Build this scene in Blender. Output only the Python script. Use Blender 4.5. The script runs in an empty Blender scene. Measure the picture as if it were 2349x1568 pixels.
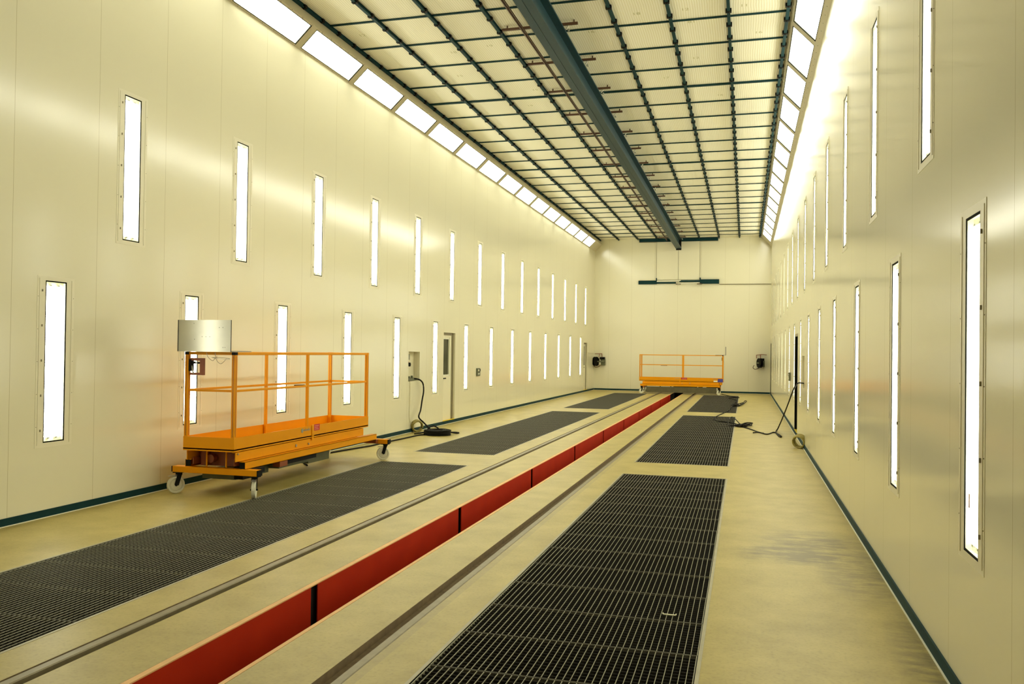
import bpy, bmesh, math, random
from mathutils import Vector, Matrix
random.seed(7)
S = bpy.context.scene
COL = S.collection
PI = math.pi

# ------------------------------------------------------------------ camera
cam_d = bpy.data.cameras.new('camera')
cam = bpy.data.objects.new('camera', cam_d)
COL.objects.link(cam)
S.camera = cam
cam_d.sensor_fit = 'HORIZONTAL'
cam_d.sensor_width = 36.0
cam_d.lens = 36.0 * 1920.0 / 2349.0
cam_d.clip_start = 0.05
cam_d.clip_end = 200
yaw, pit, rol = 0.27195, 0.01127, 0.013
cy, sy, cp, sp = math.cos(yaw), math.sin(yaw), math.cos(pit), math.sin(pit)
F = Vector((-sy * cp, cy * cp, sp))
R0 = Vector((cy, sy, 0))
U0 = R0.cross(F)
RR_ = math.cos(rol) * R0 + math.sin(rol) * U0
UU_ = -math.sin(rol) * R0 + math.cos(rol) * U0
m = Matrix((RR_, UU_, -F)).transposed().to_4x4()
m.translation = (0, 0, 1.71328)
cam.matrix_world = m

# ------------------------------------------------------------------ world, exposure, lamp strengths
w = bpy.data.worlds.new('world')
S.world = w
w.use_nodes = True
w.node_tree.nodes['Background'].inputs[0].default_value = (0.8, 0.85, 0.6, 1)
w.node_tree.nodes['Background'].inputs[1].default_value = 0.0
S.view_settings.view_transform = 'Standard'
S.view_settings.look = 'None'
S.view_settings.gamma = 1
S.view_settings.use_curve_mapping = False
S.view_settings.exposure = 0.32
WALL_LAMP = 10.0
COVE_LAMP = 12.0
LAMP_COL = (1.0, 0.97, 0.87)
S.cycles.use_denoising = True
S.cycles.max_bounces = 10
S.cycles.diffuse_bounces = 6
S.cycles.glossy_bounces = 4
S.cycles.transparent_max_bounces = 12
S.cycles.use_light_tree = True
S.cycles.caustics_reflective = False
S.cycles.caustics_refractive = False
S.cycles.sample_clamp_indirect = 6.0

# ------------------------------------------------------------------ layout (metres)
WL, WR = -6.706, 1.060
Y0, YW = -3.0, 38.13
HC = 6.892
CLZ, CLX = 6.35, -6.50      # left cove: foot on wall, top on ceiling
CTX, CTZ = -6.390, 6.651    # left cove: fold between lamp sheet and fascia
CRZ, CRX = 6.40, 0.60
GL0, GL1, GR0, GR1 = -5.378, -3.983, -1.648, -0.241
PL, PR = -3.0, -2.571
RUNS = [(2.56, 11.885, 16), (13.24, 23.73, 18), (25.24, 35.72, 18)]

# ------------------------------------------------------------------ materials
def srgb(r, g, b):
    f = lambda c: (c / 255 / 12.92) if c <= 10 else (((c / 255) + 0.055) / 1.055) ** 2.4
    return (f(r), f(g), f(b), 1)

def mat(name, col, rough=0.5, metal=0.0, noise=None, bump=None, spec=0.5, coat=0.0):
    """noise=(scale, amount, detail), bump=(scale, strength)"""
    M = bpy.data.materials.new(name)
    M.use_nodes = True
    nt = M.node_tree
    b = nt.nodes['Principled BSDF']
    c = tuple(col[:3]) + (1,)
    b.inputs['Base Color'].default_value = c
    b.inputs['Roughness'].default_value = rough
    b.inputs['Metallic'].default_value = metal
    b.inputs['Specular IOR Level'].default_value = spec
    b.inputs['Coat Weight'].default_value = coat
    tc = nt.nodes.new('ShaderNodeTexCoord')
    if noise:
        n = nt.nodes.new('ShaderNodeTexNoise')
        n.inputs['Scale'].default_value = noise[0]
        n.inputs['Detail'].default_value = noise[2] if len(noise) > 2 else 4
        nt.links.new(tc.outputs['Object'], n.inputs['Vector'])
        mx = nt.nodes.new('ShaderNodeMix'); mx.data_type = 'RGBA'
        a = noise[1]
        mx.inputs[6].default_value = tuple(max(0, x * (1 - a)) for x in c[:3]) + (1,)
        mx.inputs[7].default_value = tuple(min(1, x * (1 + a)) for x in c[:3]) + (1,)
        nt.links.new(n.outputs[0], mx.inputs[0])
        nt.links.new(mx.outputs[2], b.inputs['Base Color'])
    if bump:
        n2 = nt.nodes.new('ShaderNodeTexNoise')
        n2.inputs['Scale'].default_value = bump[0]
        n2.inputs['Detail'].default_value = 3
        nt.links.new(tc.outputs['Object'], n2.inputs['Vector'])
        bp = nt.nodes.new('ShaderNodeBump')
        bp.inputs['Strength'].default_value = bump[1]
        bp.inputs['Distance'].default_value = 0.01
        nt.links.new(n2.outputs[0], bp.inputs['Height'])
        nt.links.new(bp.outputs[0], b.inputs['Normal'])
    return M

def emit(name, col, st):
    M = bpy.data.materials.new(name); M.use_nodes = True
    nt = M.node_tree
    b = nt.nodes['Principled BSDF']
    b.inputs['Base Color'].default_value = (0.8, 0.8, 0.75, 1)
    b.inputs['Emission Color'].default_value = tuple(col[:3]) + (1,)
    b.inputs['Emission Strength'].default_value = st
    return M

def math_n(nt, op, a, b=None, c=None):
    n = nt.nodes.new('ShaderNodeMath'); n.operation = op
    for i, v in enumerate((a, b, c)):
        if v is None: continue
        if isinstance(v, (int, float)): n.inputs[i].default_value = v
        else: nt.links.new(v, n.inputs[i])
    return n.outputs[0]

def wall_mat(name, axis, pitch, phase, col=(0.80, 0.765, 0.575)):
    """glossy cream coated sandwich panels with thin vertical joints every `pitch` metres along `axis`"""
    M = bpy.data.materials.new(name); M.use_nodes = True
    nt = M.node_tree; b = nt.nodes['Principled BSDF']
    tc = nt.nodes.new('ShaderNodeTexCoord')
    sx = nt.nodes.new('ShaderNodeSeparateXYZ')
    nt.links.new(tc.outputs['Object'], sx.inputs[0])
    v = sx.outputs[axis]
    t = math_n(nt, 'MODULO', math_n(nt, 'ADD', v, 100 * pitch - phase), pitch)
    d = math_n(nt, 'ABSOLUTE', math_n(nt, 'SUBTRACT', t, pitch / 2))
    line = math_n(nt, 'GREATER_THAN', d, pitch / 2 - 0.0022)
    n = nt.nodes.new('ShaderNodeTexNoise'); n.inputs['Scale'].default_value = 0.9; n.inputs['Detail'].default_value = 3
    nt.links.new(tc.outputs['Object'], n.inputs['Vector'])
    mx = nt.nodes.new('ShaderNodeMix'); mx.data_type = 'RGBA'
    mx.inputs[6].default_value = tuple(x * 0.975 for x in col) + (1,)
    mx.inputs[7].default_value = tuple(min(1, x * 1.02) for x in col) + (1,)
    nt.links.new(n.outputs[0], mx.inputs[0])
    m2 = nt.nodes.new('ShaderNodeMix'); m2.data_type = 'RGBA'
    nt.links.new(line, m2.inputs[0]); nt.links.new(mx.outputs[2], m2.inputs[6])
    m2.inputs[7].default_value = (0.50, 0.45, 0.26, 1)
    nt.links.new(m2.outputs[2], b.inputs['Base Color'])
    b.inputs['Roughness'].default_value = 0.15
    b.inputs['Specular IOR Level'].default_value = 0.5
    n2 = nt.nodes.new('ShaderNodeTexNoise'); n2.inputs['Scale'].default_value = 1.3; n2.inputs['Detail'].default_value = 2
    nt.links.new(tc.outputs['Object'], n2.inputs['Vector'])
    bp = nt.nodes.new('ShaderNodeBump'); bp.inputs['Strength'].default_value = 0.008; bp.inputs['Distance'].default_value = 0.02
    nt.links.new(n2.outputs[0], bp.inputs['Height']); nt.links.new(bp.outputs[0], b.inputs['Normal'])
    return M

M_wL = wall_mat('cream_panel_left', 1, 1.075, 6.36)
M_wR = wall_mat('cream_panel_right', 1, 1.10, 3.86)
M_wF = wall_mat('cream_panel_end', 0, 1.03, -2.95)
M_reveal = mat('cut_edge_cream', (0.70, 0.66, 0.47), 0.5)
M_cove = mat('cove_sheet', (0.60, 0.55, 0.40), 0.4, noise=(3, 0.05))
M_frame = mat('cream_frame_metal', (0.80, 0.76, 0.58), 0.3, noise=(5, 0.03))
M_refl = mat('white_reflector', (0.85, 0.84, 0.66), 0.35)
M_gasket = mat('black_gasket', (0.004, 0.005, 0.002), 0.8, spec=0.1)
M_lampW = emit('wall_lamp_glow', LAMP_COL, WALL_LAMP)
M_lampC = emit('cove_lamp_glow', LAMP_COL, COVE_LAMP)
M_teal = mat('teal_steel_paint', (0.004, 0.034, 0.038), 0.6, noise=(8, 0.25), spec=0.15)
M_tealB = mat('teal_beam_paint', (0.006, 0.036, 0.046), 0.45, noise=(30, 0.45), spec=0.25)
M_black = mat('black_rubber', (0.005, 0.005, 0.003), 0.6, spec=0.15)
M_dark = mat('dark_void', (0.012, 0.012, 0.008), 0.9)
M_brown = mat('primer_brown_pipe', (0.09, 0.040, 0.018), 0.5)
M_grate = mat('galvanised_bar', (0.25, 0.237, 0.16), 0.5, 0.1, noise=(12, 0.2))
M_gend = mat('edge_bar', (0.11, 0.10, 0.065), 0.6, 0.1)
M_gbar = mat('load_bar_painted_shade', (0.022, 0.019, 0.011), 0.7, 0.0, noise=(12, 0.3))  # near-black colour stands in for shade on the bars between the rods
M_gframe = mat('galvanised_angle', (0.36, 0.33, 0.22), 0.5, 0.2, noise=(9, 0.2))
M_duct = mat('duct_black', (0.008, 0.008, 0.005), 0.8)  # near-black colour stands in for the shade inside the floor troughs
M_rail = mat('rail_steel', (0.21, 0.175, 0.095), 0.45, 0.2, noise=(14, 0.3))
M_rust = mat('rusty_groove', (0.17, 0.12, 0.06), 0.8, noise=(20, 0.4))
M_sill = mat('blushed_angle', (0.72, 0.42, 0.16), 0.6, noise=(7, 0.22))
M_yel = mat('yellow_lift_paint', (0.76, 0.30, 0.0), 0.42, noise=(5, 0.06), bump=(60, 0.03), spec=0.15)
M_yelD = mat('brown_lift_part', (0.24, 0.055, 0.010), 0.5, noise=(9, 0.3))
M_alu = mat('brushed_aluminium', (0.50, 0.49, 0.42), 0.32, 0.95, noise=(6, 0.12))
M_steel = mat('zinc_steel', (0.42, 0.41, 0.34), 0.35, 0.7, noise=(15, 0.15))
M_nylon = mat('white_nylon', (0.70, 0.68, 0.52), 0.5, noise=(10, 0.08))
M_tray = mat('grey_green_tray', (0.12, 0.13, 0.07), 0.5, noise=(10, 0.3))
M_skirt = mat('dusty_brown_skirt', (0.10, 0.085, 0.035), 0.6, noise=(6, 0.5))
M_red = mat('red_sticker', (0.50, 0.012, 0.012), 0.45)
M_blue = mat('blue_sticker', (0.05, 0.05, 0.30), 0.45)
M_white = mat('white_label', (0.80, 0.80, 0.66), 0.5)
M_thr = mat('yellow_threshold', (0.85, 0.60, 0.0), 0.5)
M_cable = mat('black_cable', (0.006, 0.005, 0.003), 0.6, spec=0.12)
M_earth = mat('earth_cable', (0.30, 0.25, 0.06), 0.5, noise=(40, 0.4))
M_pink = mat('pink_tag', (0.75, 0.35, 0.25), 0.5)
M_stamp = mat('stamp_ink', (0.52, 0.50, 0.28), 0.8)
M_jamb = mat('grey_door_jamb', (0.24, 0.21, 0.12), 0.45)
M_leaf = mat('door_leaf_cream', (0.80, 0.76, 0.57), 0.35)
M_glass = mat('dark_window_glass', (0.030, 0.035, 0.016), 0.08)
M_grey = mat('grey_plastic', (0.25, 0.25, 0.18), 0.5)
M_bothole = mat('concrete_pit_floor', (0.10, 0.05, 0.02), 0.9)

def pane_mat():
    M = bpy.data.materials.new('clear_pane'); M.use_nodes = True
    nt = M.node_tree; nt.nodes.clear()
    o = nt.nodes.new('ShaderNodeOutputMaterial'); mx = nt.nodes.new('ShaderNodeMixShader')
    tr = nt.nodes.new('ShaderNodeBsdfTransparent'); gl = nt.nodes.new('ShaderNodeBsdfGlossy')
    tr.inputs[0].default_value = (0.97, 0.98, 0.94, 1); gl.inputs['Roughness'].default_value = 0.03
    mx.inputs[0].default_value = 0.05
    nt.links.new(tr.outputs[0], mx.inputs[1]); nt.links.new(gl.outputs[0], mx.inputs[2]); nt.links.new(mx.outputs[0], o.inputs[0])
    return M
M_pane = pane_mat()

def floor_mat():
    M = bpy.data.materials.new('pale_concrete'); M.use_nodes = True
    nt = M.node_tree; b = nt.nodes['Principled BSDF']
    tc = nt.nodes.new('ShaderNodeTexCoord')
    n = nt.nodes.new('ShaderNodeTexNoise'); n.inputs['Scale'].default_value = 2.2; n.inputs['Detail'].default_value = 8; n.inputs['Roughness'].default_value = 0.65
    nt.links.new(tc.outputs['Object'], n.inputs['Vector'])
    cr = nt.nodes.new('ShaderNodeValToRGB')
    cr.color_ramp.elements[0].position = 0.30; cr.color_ramp.elements[0].color = (0.330, 0.265, 0.078, 1)
    cr.color_ramp.elements[1].position = 0.70; cr.color_ramp.elements[1].color = (0.460, 0.376, 0.125, 1)
    nt.links.new(n.outputs[0], cr.inputs[0])
    # fine specks
    n3 = nt.nodes.new('ShaderNodeTexNoise'); n3.inputs['Scale'].default_value = 45; n3.inputs['Detail'].default_value = 3
    nt.links.new(tc.outputs['Object'], n3.inputs['Vector'])
    sp_ = nt.nodes.new('ShaderNodeMix'); sp_.data_type = 'RGBA'; sp_.blend_type = 'MULTIPLY'
    sp_.inputs[0].default_value = 0.30
    r3 = nt.nodes.new('ShaderNodeValToRGB'); r3.color_ramp.elements[0].position = 0.25; r3.color_ramp.elements[0].color = (0.45, 0.42, 0.36, 1); r3.color_ramp.elements[1].position = 0.5; r3.color_ramp.elements[1].color = (1, 1, 1, 1)
    nt.links.new(n3.outputs[0], r3.inputs[0]); nt.links.new(cr.outputs[0], sp_.inputs[6]); nt.links.new(r3.outputs[0], sp_.inputs[7])
    # scuffed, dusty stain by the right wall (a stain with its own shape)
    sx = nt.nodes.new('ShaderNodeSeparateXYZ'); nt.links.new(tc.outputs['Object'], sx.inputs[0])
    def blob(cx, cyy, rx, ry):
        a = math_n(nt, 'POWER', math_n(nt, 'DIVIDE', math_n(nt, 'SUBTRACT', sx.outputs[0], cx), rx), 2)
        c_ = math_n(nt, 'POWER', math_n(nt, 'DIVIDE', math_n(nt, 'SUBTRACT', sx.outputs[1], cyy), ry), 2)
        q = math_n(nt, 'SUBTRACT', 1.0, math_n(nt, 'ADD', a, c_))
        return math_n(nt, 'MAXIMUM', q, 0.0)
    st = math_n(nt, 'ADD', blob(0.62, 8.05, 0.62, 0.75), blob(0.88, 7.05, 0.34, 0.95))
    st = math_n(nt, 'ADD', st, blob(0.35, 7.55, 0.5, 0.35))
    st = math_n(nt, 'ADD', st, blob(1.02, 5.0, 0.22, 1.3))
    mp = nt.nodes.new('ShaderNodeMapping'); mp.inputs['Scale'].default_value = (1.3, 3.6, 1)
    nt.links.new(tc.outputs['Object'], mp.inputs['Vector'])
    n4 = nt.nodes.new('ShaderNodeTexNoise'); n4.inputs['Scale'].default_value = 2.4; n4.inputs['Detail'].default_value = 6; n4.inputs['Roughness'].default_value = 0.7
    nt.links.new(mp.outputs[0], n4.inputs['Vector'])
    k = math_n(nt, 'MULTIPLY', st, math_n(nt, 'MAXIMUM', math_n(nt, 'MULTIPLY', math_n(nt, 'SUBTRACT', n4.outputs[0], 0.38), 3.2), 0.0))
    k = math_n(nt, 'MINIMUM', math_n(nt, 'MULTIPLY', k, 1.1), 0.7)
    m5 = nt.nodes.new('ShaderNodeMix'); m5.data_type = 'RGBA'
    nt.links.new(k, m5.inputs[0]); nt.links.new(sp_.outputs[2], m5.inputs[6]); m5.inputs[7].default_value = (0.12, 0.10, 0.05, 1)
    # dirt band alongside the right rail
    b1 = math_n(nt, 'MULTIPLY', math_n(nt, 'LESS_THAN', math_n(nt, 'ABSOLUTE', math_n(nt, 'SUBTRACT', sx.outputs[0], -1.945)), 0.03), math_n(nt, 'MULTIPLY', n4.outputs[0], 0.75))
    m6 = nt.nodes.new('ShaderNodeMix'); m6.data_type = 'RGBA'
    nt.links.new(b1, m6.inputs[0]); nt.links.new(m5.outputs[2], m6.inputs[6]); m6.inputs[7].default_value = (0.26, 0.21, 0.10, 1)
    nt.links.new(m6.outputs[2], b.inputs['Base Color'])
    b.inputs['Roughness'].default_value = 0.42; b.inputs['Specular IOR Level'].default_value = 0.3
    bp = nt.nodes.new('ShaderNodeBump'); bp.inputs['Strength'].default_value = 0.12; bp.inputs['Distance'].default_value = 0.005
    nt.links.new(n3.outputs[0], bp.inputs['Height']); nt.links.new(bp.outputs[0], b.inputs['Normal'])
    return M
M_floor = floor_mat()

def filter_mat():
    M = bpy.data.materials.new('ribbed_filter_mat'); M.use_nodes = True
    nt = M.node_tree; b = nt.nodes['Principled BSDF']
    tc = nt.nodes.new('ShaderNodeTexCoord')
    nz = nt.nodes.new('ShaderNodeTexNoise'); nz.inputs['Scale'].default_value = 1.3; nz.inputs['Detail'].default_value = 2
    nt.links.new(tc.outputs['Object'], nz.inputs['Vector'])
    sx = nt.nodes.new('ShaderNodeSeparateXYZ'); nt.links.new(tc.outputs['Object'], sx.inputs[0])
    xw = math_n(nt, 'ADD', sx.outputs[0], math_n(nt, 'MULTIPLY', nz.outputs[0], 0.06))
    wv = math_n(nt, 'SINE', math_n(nt, 'MULTIPLY', xw, 2 * PI / 0.037))
    w01 = math_n(nt, 'ADD', math_n(nt, 'MULTIPLY', wv, 0.5), 0.5)
    mx = nt.nodes.new('ShaderNodeMix'); mx.data_type = 'RGBA'
    nt.links.new(w01, mx.inputs[0])
    mx.inputs[6].default_value = (0.82, 0.785, 0.60, 1)
    mx.inputs[7].default_value = (0.95, 0.93, 0.80, 1)
    # each mat in its own faint tone
    vx = math_n(nt, 'FLOOR', math_n(nt, 'DIVIDE', math_n(nt, 'ADD', sx.outputs[0], 6.5), 0.885))
    vy = math_n(nt, 'FLOOR', math_n(nt, 'DIVIDE', math_n(nt, 'SUBTRACT', sx.outputs[1], 12.05), 1.095))
    cb = nt.nodes.new('ShaderNodeCombineXYZ'); nt.links.new(vx, cb.inputs[0]); nt.links.new(vy, cb.inputs[1])
    wn = nt.nodes.new('ShaderNodeTexWhiteNoise'); nt.links.new(cb.outputs[0], wn.inputs['Vector'])
    tone = math_n(nt, 'ADD', math_n(nt, 'MULTIPLY', wn.outputs[0], 0.08), 0.92)
    vm = nt.nodes.new('ShaderNodeVectorMath'); vm.operation = 'SCALE'
    nt.links.new(mx.outputs[2], vm.inputs[0]); nt.links.new(tone, vm.inputs[3])
    nt.links.new(vm.outputs[0], b.inputs['Base Color'])
    b.inputs['Roughness'].default_value = 0.9
    b.inputs['Specular IOR Level'].default_value = 0.15
    bp = nt.nodes.new('ShaderNodeBump'); bp.inputs['Strength'].default_value = 0.2; bp.inputs['Distance'].default_value = 0.004
    nt.links.new(w01, bp.inputs['Height']); nt.links.new(bp.outputs[0], b.inputs['Normal'])
    return M
M_filter = filter_mat()

def pit_mat():
    """orange-red oxide paint on the steel pit lining, faint horizontal weld lines"""
    M = bpy.data.materials.new('red_oxide_lining'); M.use_nodes = True
    nt = M.node_tree; b = nt.nodes['Principled BSDF']
    tc = nt.nodes.new('ShaderNodeTexCoord')
    n = nt.nodes.new('ShaderNodeTexNoise'); n.inputs['Scale'].default_value = 3; n.inputs['Detail'].default_value = 5
    nt.links.new(tc.outputs['Object'], n.inputs['Vector'])
    mx = nt.nodes.new('ShaderNodeMix'); mx.data_type = 'RGBA'
    mx.inputs[6].default_value = (0.32, 0.012, 0.0, 1); mx.inputs[7].default_value = (0.46, 0.028, 0.001, 1)
    nt.links.new(n.outputs[0], mx.inputs[0]); nt.links.new(mx.outputs[2], b.inputs['Base Color'])
    b.inputs['Specular IOR Level'].default_value = 0.15
    b.inputs['Roughness'].default_value = 0.7
    return M
M_pit = pit_mat()

# ------------------------------------------------------------------ mesh helpers
def nb(): return bmesh.new()

def box(bm, x0, y0, z0, x1, y1, z1, rot=None):
    c = Vector(((x0 + x1) / 2, (y0 + y1) / 2, (z0 + z1) / 2))
    mt = Matrix.Translation(c)
    if rot is not None: mt = mt @ rot
    mt = mt @ Matrix.Diagonal((abs(x1 - x0), abs(y1 - y0), abs(z1 - z0), 1))
    return bmesh.ops.create_cube(bm, size=1, matrix=mt)

def bar(bm, a, b, wd, ht, up=(0, 0, 1)):
    a, b = Vector(a), Vector(b)
    d = (b - a); L = d.length; d.normalize()
    u = Vector(up); s_ = d.cross(u)
    if s_.length < 1e-4: u = Vector((0, 1, 0)); s_ = d.cross(u)
    s_.normalize(); u = s_.cross(d)
    mt = Matrix((s_, d, u)).transposed().to_4x4(); mt.translation = (a + b) / 2
    bmesh.ops.create_cube(bm, size=1, matrix=mt @ Matrix.Diagonal((wd, L, ht, 1)))

def cyl(bm, a, b, r, n=12, r2=None):
    a, b = Vector(a), Vector(b)
    d = b - a
    q = Vector((0, 0, 1)).rotation_difference(d).to_matrix().to_4x4()
    mt = Matrix.Translation((a + b) / 2) @ q
    bmesh.ops.create_cone(bm, cap_ends=True, segments=n, radius1=r, radius2=r if r2 is None else r2, depth=d.length, matrix=mt)

def quad(bm, *pts):
    return bm.faces.new([bm.verts.new(p) for p in pts])

def smooth_path(pts, k=6, closed=False):
    out = []
    n = len(pts); P = [Vector(p) for p in pts]
    rng = range(n if closed else n - 1)
    for i in rng:
        p1, p2 = P[i], P[(i + 1) % n]
        p0 = P[i - 1] if (i > 0 or closed) else p1
        p3 = P[(i + 2) % n] if (i + 2 < n or closed) else p2
        for j in range(k):
            t = j / k
            out.append(0.5 * ((2 * p1) + (-p0 + p2) * t + (2 * p0 - 5 * p1 + 4 * p2 - p3) * t * t + (-p0 + 3 * p1 - 3 * p2 + p3) * t ** 3))
    if not closed: out.append(P[-1])
    return out

def tube(bm, pts, r, n=8, closed=False):
    rings = []
    m_ = len(pts)
    for i, p in enumerate(pts):
        a = pts[i - 1] if (i > 0 or closed) else p
        c = pts[(i + 1) % m_] if (i < m_ - 1 or closed) else p
        d = (Vector(c) - Vector(a))
        if d.length < 1e-7: d = Vector((0, 0, 1))
        d.normalize()
        u = Vector((0, 0, 1)) if abs(d.z) < 0.9 else Vector((1, 0, 0))
        s_ = d.cross(u).normalized(); u = s_.cross(d)
        rings.append([bm.verts.new(Vector(p) + r * (math.cos(2 * PI * k / n) * s_ + math.sin(2 * PI * k / n) * u)) for k in range(n)])
    for i in range(m_ if closed else m_ - 1):
        A, B = rings[i], rings[(i + 1) % m_]
        for k in range(n):
            bm.faces.new((A[k], A[(k + 1) % n], B[(k + 1) % n], B[k]))
    if not closed:
        bm.faces.new(rings[0][::-1]); bm.faces.new(rings[-1])

def lathe(bm, prof, n=24, mt=Matrix.Identity(4)):
    """prof = [(r, h)] closed ring about local X axis"""
    rs = []
    for r, h in prof:
        rs.append([bm.verts.new(mt @ Vector((h, r * math.cos(2 * PI * k / n), r * math.sin(2 * PI * k / n)))) for k in range(n)])
    for i in range(len(rs)):
        A, B = rs[i], rs[(i + 1) % len(rs)]
        for k in range(n):
            bm.faces.new((A[k], A[(k + 1) % n], B[(k + 1) % n], B[k]))

def obj(name, bm, m_, parent=None, smooth=False, bevel=0, mats=None):
    me = bpy.data.meshes.new(name)
    bmesh.ops.recalc_face_normals(bm, faces=bm.faces[:])
    if bevel:
        bmesh.ops.bevel(bm, geom=[e for e in bm.edges if e.calc_face_angle(0) > 0.6], offset=bevel, segments=1, affect='EDGES', clamp_overlap=True)
    bm.to_mesh(me); bm.free()
    for x in (mats or [m_]): me.materials.append(x)
    if smooth:
        for p in me.polygons: p.use_smooth = True
    o = bpy.data.objects.new(name, me)
    COL.objects.link(o)
    if parent is not None: o.parent = parent
    return o

def tag(o, label, cat, group=None):
    o['label'] = label; o['category'] = cat
    if group: o['group'] = group
    return o

def thing(name, label, cat, loc=(0, 0, 0), rotz=0, group=None):
    o = bpy.data.objects.new(name, None)
    o.empty_display_size = 0.1
    COL.objects.link(o); o.location = loc; o.rotation_euler = (0, 0, rotz)
    return tag(o, label, cat, group)

def struct(name, bm, m_, **k):
    o = obj(name, bm, m_, **k); o['kind'] = 'structure'; return o

def dup(root, label, loc=None, scale=None, rotz=None, group=None):
    r = root.copy(); COL.objects.link(r)
    if loc is not None: r.location = loc
    if rotz is not None: r.rotation_euler = (0, 0, rotz)
    r['label'] = label
    if group: r['group'] = group
    for ch in list(root.children):
        c = ch.copy(); COL.objects.link(c); c.parent = r
        for g in list(ch.children):
            d = g.copy(); COL.objects.link(d); d.parent = c
    return r

ORD = ['', 'first', 'second', 'third', 'fourth', 'fifth', 'sixth', 'seventh', 'eighth', 'ninth', 'tenth', 'eleventh', 'twelfth',
       'thirteenth', 'fourteenth', 'fifteenth', 'sixteenth', 'seventeenth', 'eighteenth', 'nineteenth', 'twentieth', 'twenty-first',
       'twenty-second', 'twenty-third', 'twenty-fourth', 'twenty-fifth', 'twenty-sixth', 'twenty-seventh', 'twenty-eighth']

def holed(bm, u0, u1, v0, v1, holes, P):
    """rectangle u x v minus holes; P(u, v) -> point"""
    us = sorted({u0, u1} | {h[0] for h in holes} | {h[1] for h in holes})
    for a, b in zip(us, us[1:]):
        if b - a < 1e-6: continue
        mid = (a + b) / 2
        hs = sorted([(h[2], h[3]) for h in holes if h[0] < mid < h[1]])
        v = v0
        for s_, e in hs + [(v1, v1)]:
            if s_ - v > 1e-6: quad(bm, P(a, v), P(b, v), P(b, s_), P(a, s_))
            v = max(v, e)

# ------------------------------------------------------------------ openings
LP = 2.15
LOW_L = [7.03 - 0.135 + LP * k for k in range(-1, 14)]
UP_L = [8.08 - 0.135 + LP * k for k in range(-1, 14)]
RP = 2.19
LOW_R = [4.505 + RP * k for k in range(-1, 15)]
UP_R = [5.64 + RP * k for k in range(-1, 15)]
UP_R = [y for y in UP_R if y < 37]
LOW_R = [y for y in LOW_R if y < 36.6]
ZL = (0.745, 2.36); ZU = (2.90, 4.53)
ZLR = (0.755, 2.405); ZUR = (2.93, 4.62)
HW = 0.135
def lamp_holes(lo, up, zl, zu):
    return [(y - HW, y + HW, zl[0], zl[1]) for y in lo] + [(y - HW, y + HW, zu[0], zu[1]) for y in up]
DOOR_L1 = (18.18, 18.98, 0.045, 2.13)
DOOR_L2 = (35.60, 36.42, 0.045, 2.13)
NICHE_L = (16.10, 16.72, 1.065, 1.68)
DOOR_R1 = (18.55, 19.55, 0.045, 2.17)
DOOR_R2 = (37.05, 38.0, 0.045, 2.25)
NICHE_R = (16.45, 17.05, 1.10, 1.70)
# drop lamps that would collide with doors/niches
def clear(ys, rects):
    return [y for y in ys if all(y + HW + .02 < r[0] or y - HW - .02 > r[1] for r in rects)]
LOW_L = clear(LOW_L, [DOOR_L1, DOOR_L2, NICHE_L])
LOW_R = clear(LOW_R, [DOOR_R1, DOOR_R2, NICHE_R])

def side_wall(name, X, sgn, ztop, holes, m_):
    bm = nb()
    P = lambda u, v: (X, u, v)
    holed(bm, Y0, YW, 0.0, ztop, holes, P)
    for h in holes:      # reveals 5 cm deep
        d = X - sgn * 0.05
        quad(bm, (X, h[0], h[2]), (X, h[0], h[3]), (d, h[0], h[3]), (d, h[0], h[2]))
        quad(bm, (X, h[1], h[2]), (X, h[1], h[3]), (d, h[1], h[3]), (d, h[1], h[2]))
        quad(bm, (X, h[0], h[2]), (X, h[1], h[2]), (d, h[1], h[2]), (d, h[0], h[2]))
        quad(bm, (X, h[0], h[3]), (X, h[1], h[3]), (d, h[1], h[3]), (d, h[0], h[3]))
    return struct(name, bm, m_)
side_wall('wall_left', WL, 1, CLZ, lamp_holes(LOW_L, UP_L, ZL, ZU) + [DOOR_L1, DOOR_L2, NICHE_L], M_wL)
side_wall('wall_right', WR, -1, CRZ, lamp_holes(LOW_R, UP_R, ZLR, ZUR) + [DOOR_R1, DOOR_R2, NICHE_R], M_wR)

# end walls
def end_wall(name, Y, m_):
    bm = nb()
    f = [(WL, Y, 0), (WR, Y, 0), (WR, Y, CRZ), (CRX, Y, HC), (CLX, Y, HC), (CTX, Y, CTZ), (WL, Y, CLZ)]
    quad(bm, *f)
    return struct(name, bm, m_)
end_wall('wall_back', YW, M_wF)
end_wall('wall_front', Y0, M_jamb)  # unseen end behind the camera, coloured dark to dim the near room

# ------------------------------------------------------------------ cove panels with light openings
CPITCH, CLEN = 1.80, 1.64
COVE_Y = [11.38 - 1.62 + 1.795 * k for k in range(-3, 16)]      # near ends of left lenses
COVE_YL = [y for y in COVE_Y if y + CLEN < YW - 0.9]
COVE_YR = [11.80 + 1.815 * k for k in range(-4, 15)]
COVE_YR = [y for y in COVE_YR if y > Y0 + .1 and y + CLEN < YW - 0.5]
def cove(name, A, B, f0, f1, ys):
    A, B = Vector((A[0], 0, A[1])), Vector((B[0], 0, B[1]))
    L = (B - A).length; d = (B - A).normalized()
    P = lambda u, v: A + d * v + Vector((0, u, 0))
    bm = nb()
    holed(bm, Y0, YW, 0, L, [(y, y + CLEN, f0 * L, f1 * L) for y in ys], P)
    o = struct(name, bm, M_cove)
    return A, d, L
cl = cove('trim_1', (WL, CLZ), (CTX, CTZ), 0.07, 0.935, COVE_YL)
bm = nb(); quad(bm, (CTX, Y0, CTZ), (CTX, YW, CTZ), (CLX, YW, HC), (CLX, Y0, HC)); struct('trim_50', bm, M_cove)
cr_ = cove('trim_2', (WR, CRZ), (CRX, HC), 0.17, 0.86, COVE_YR)

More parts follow.
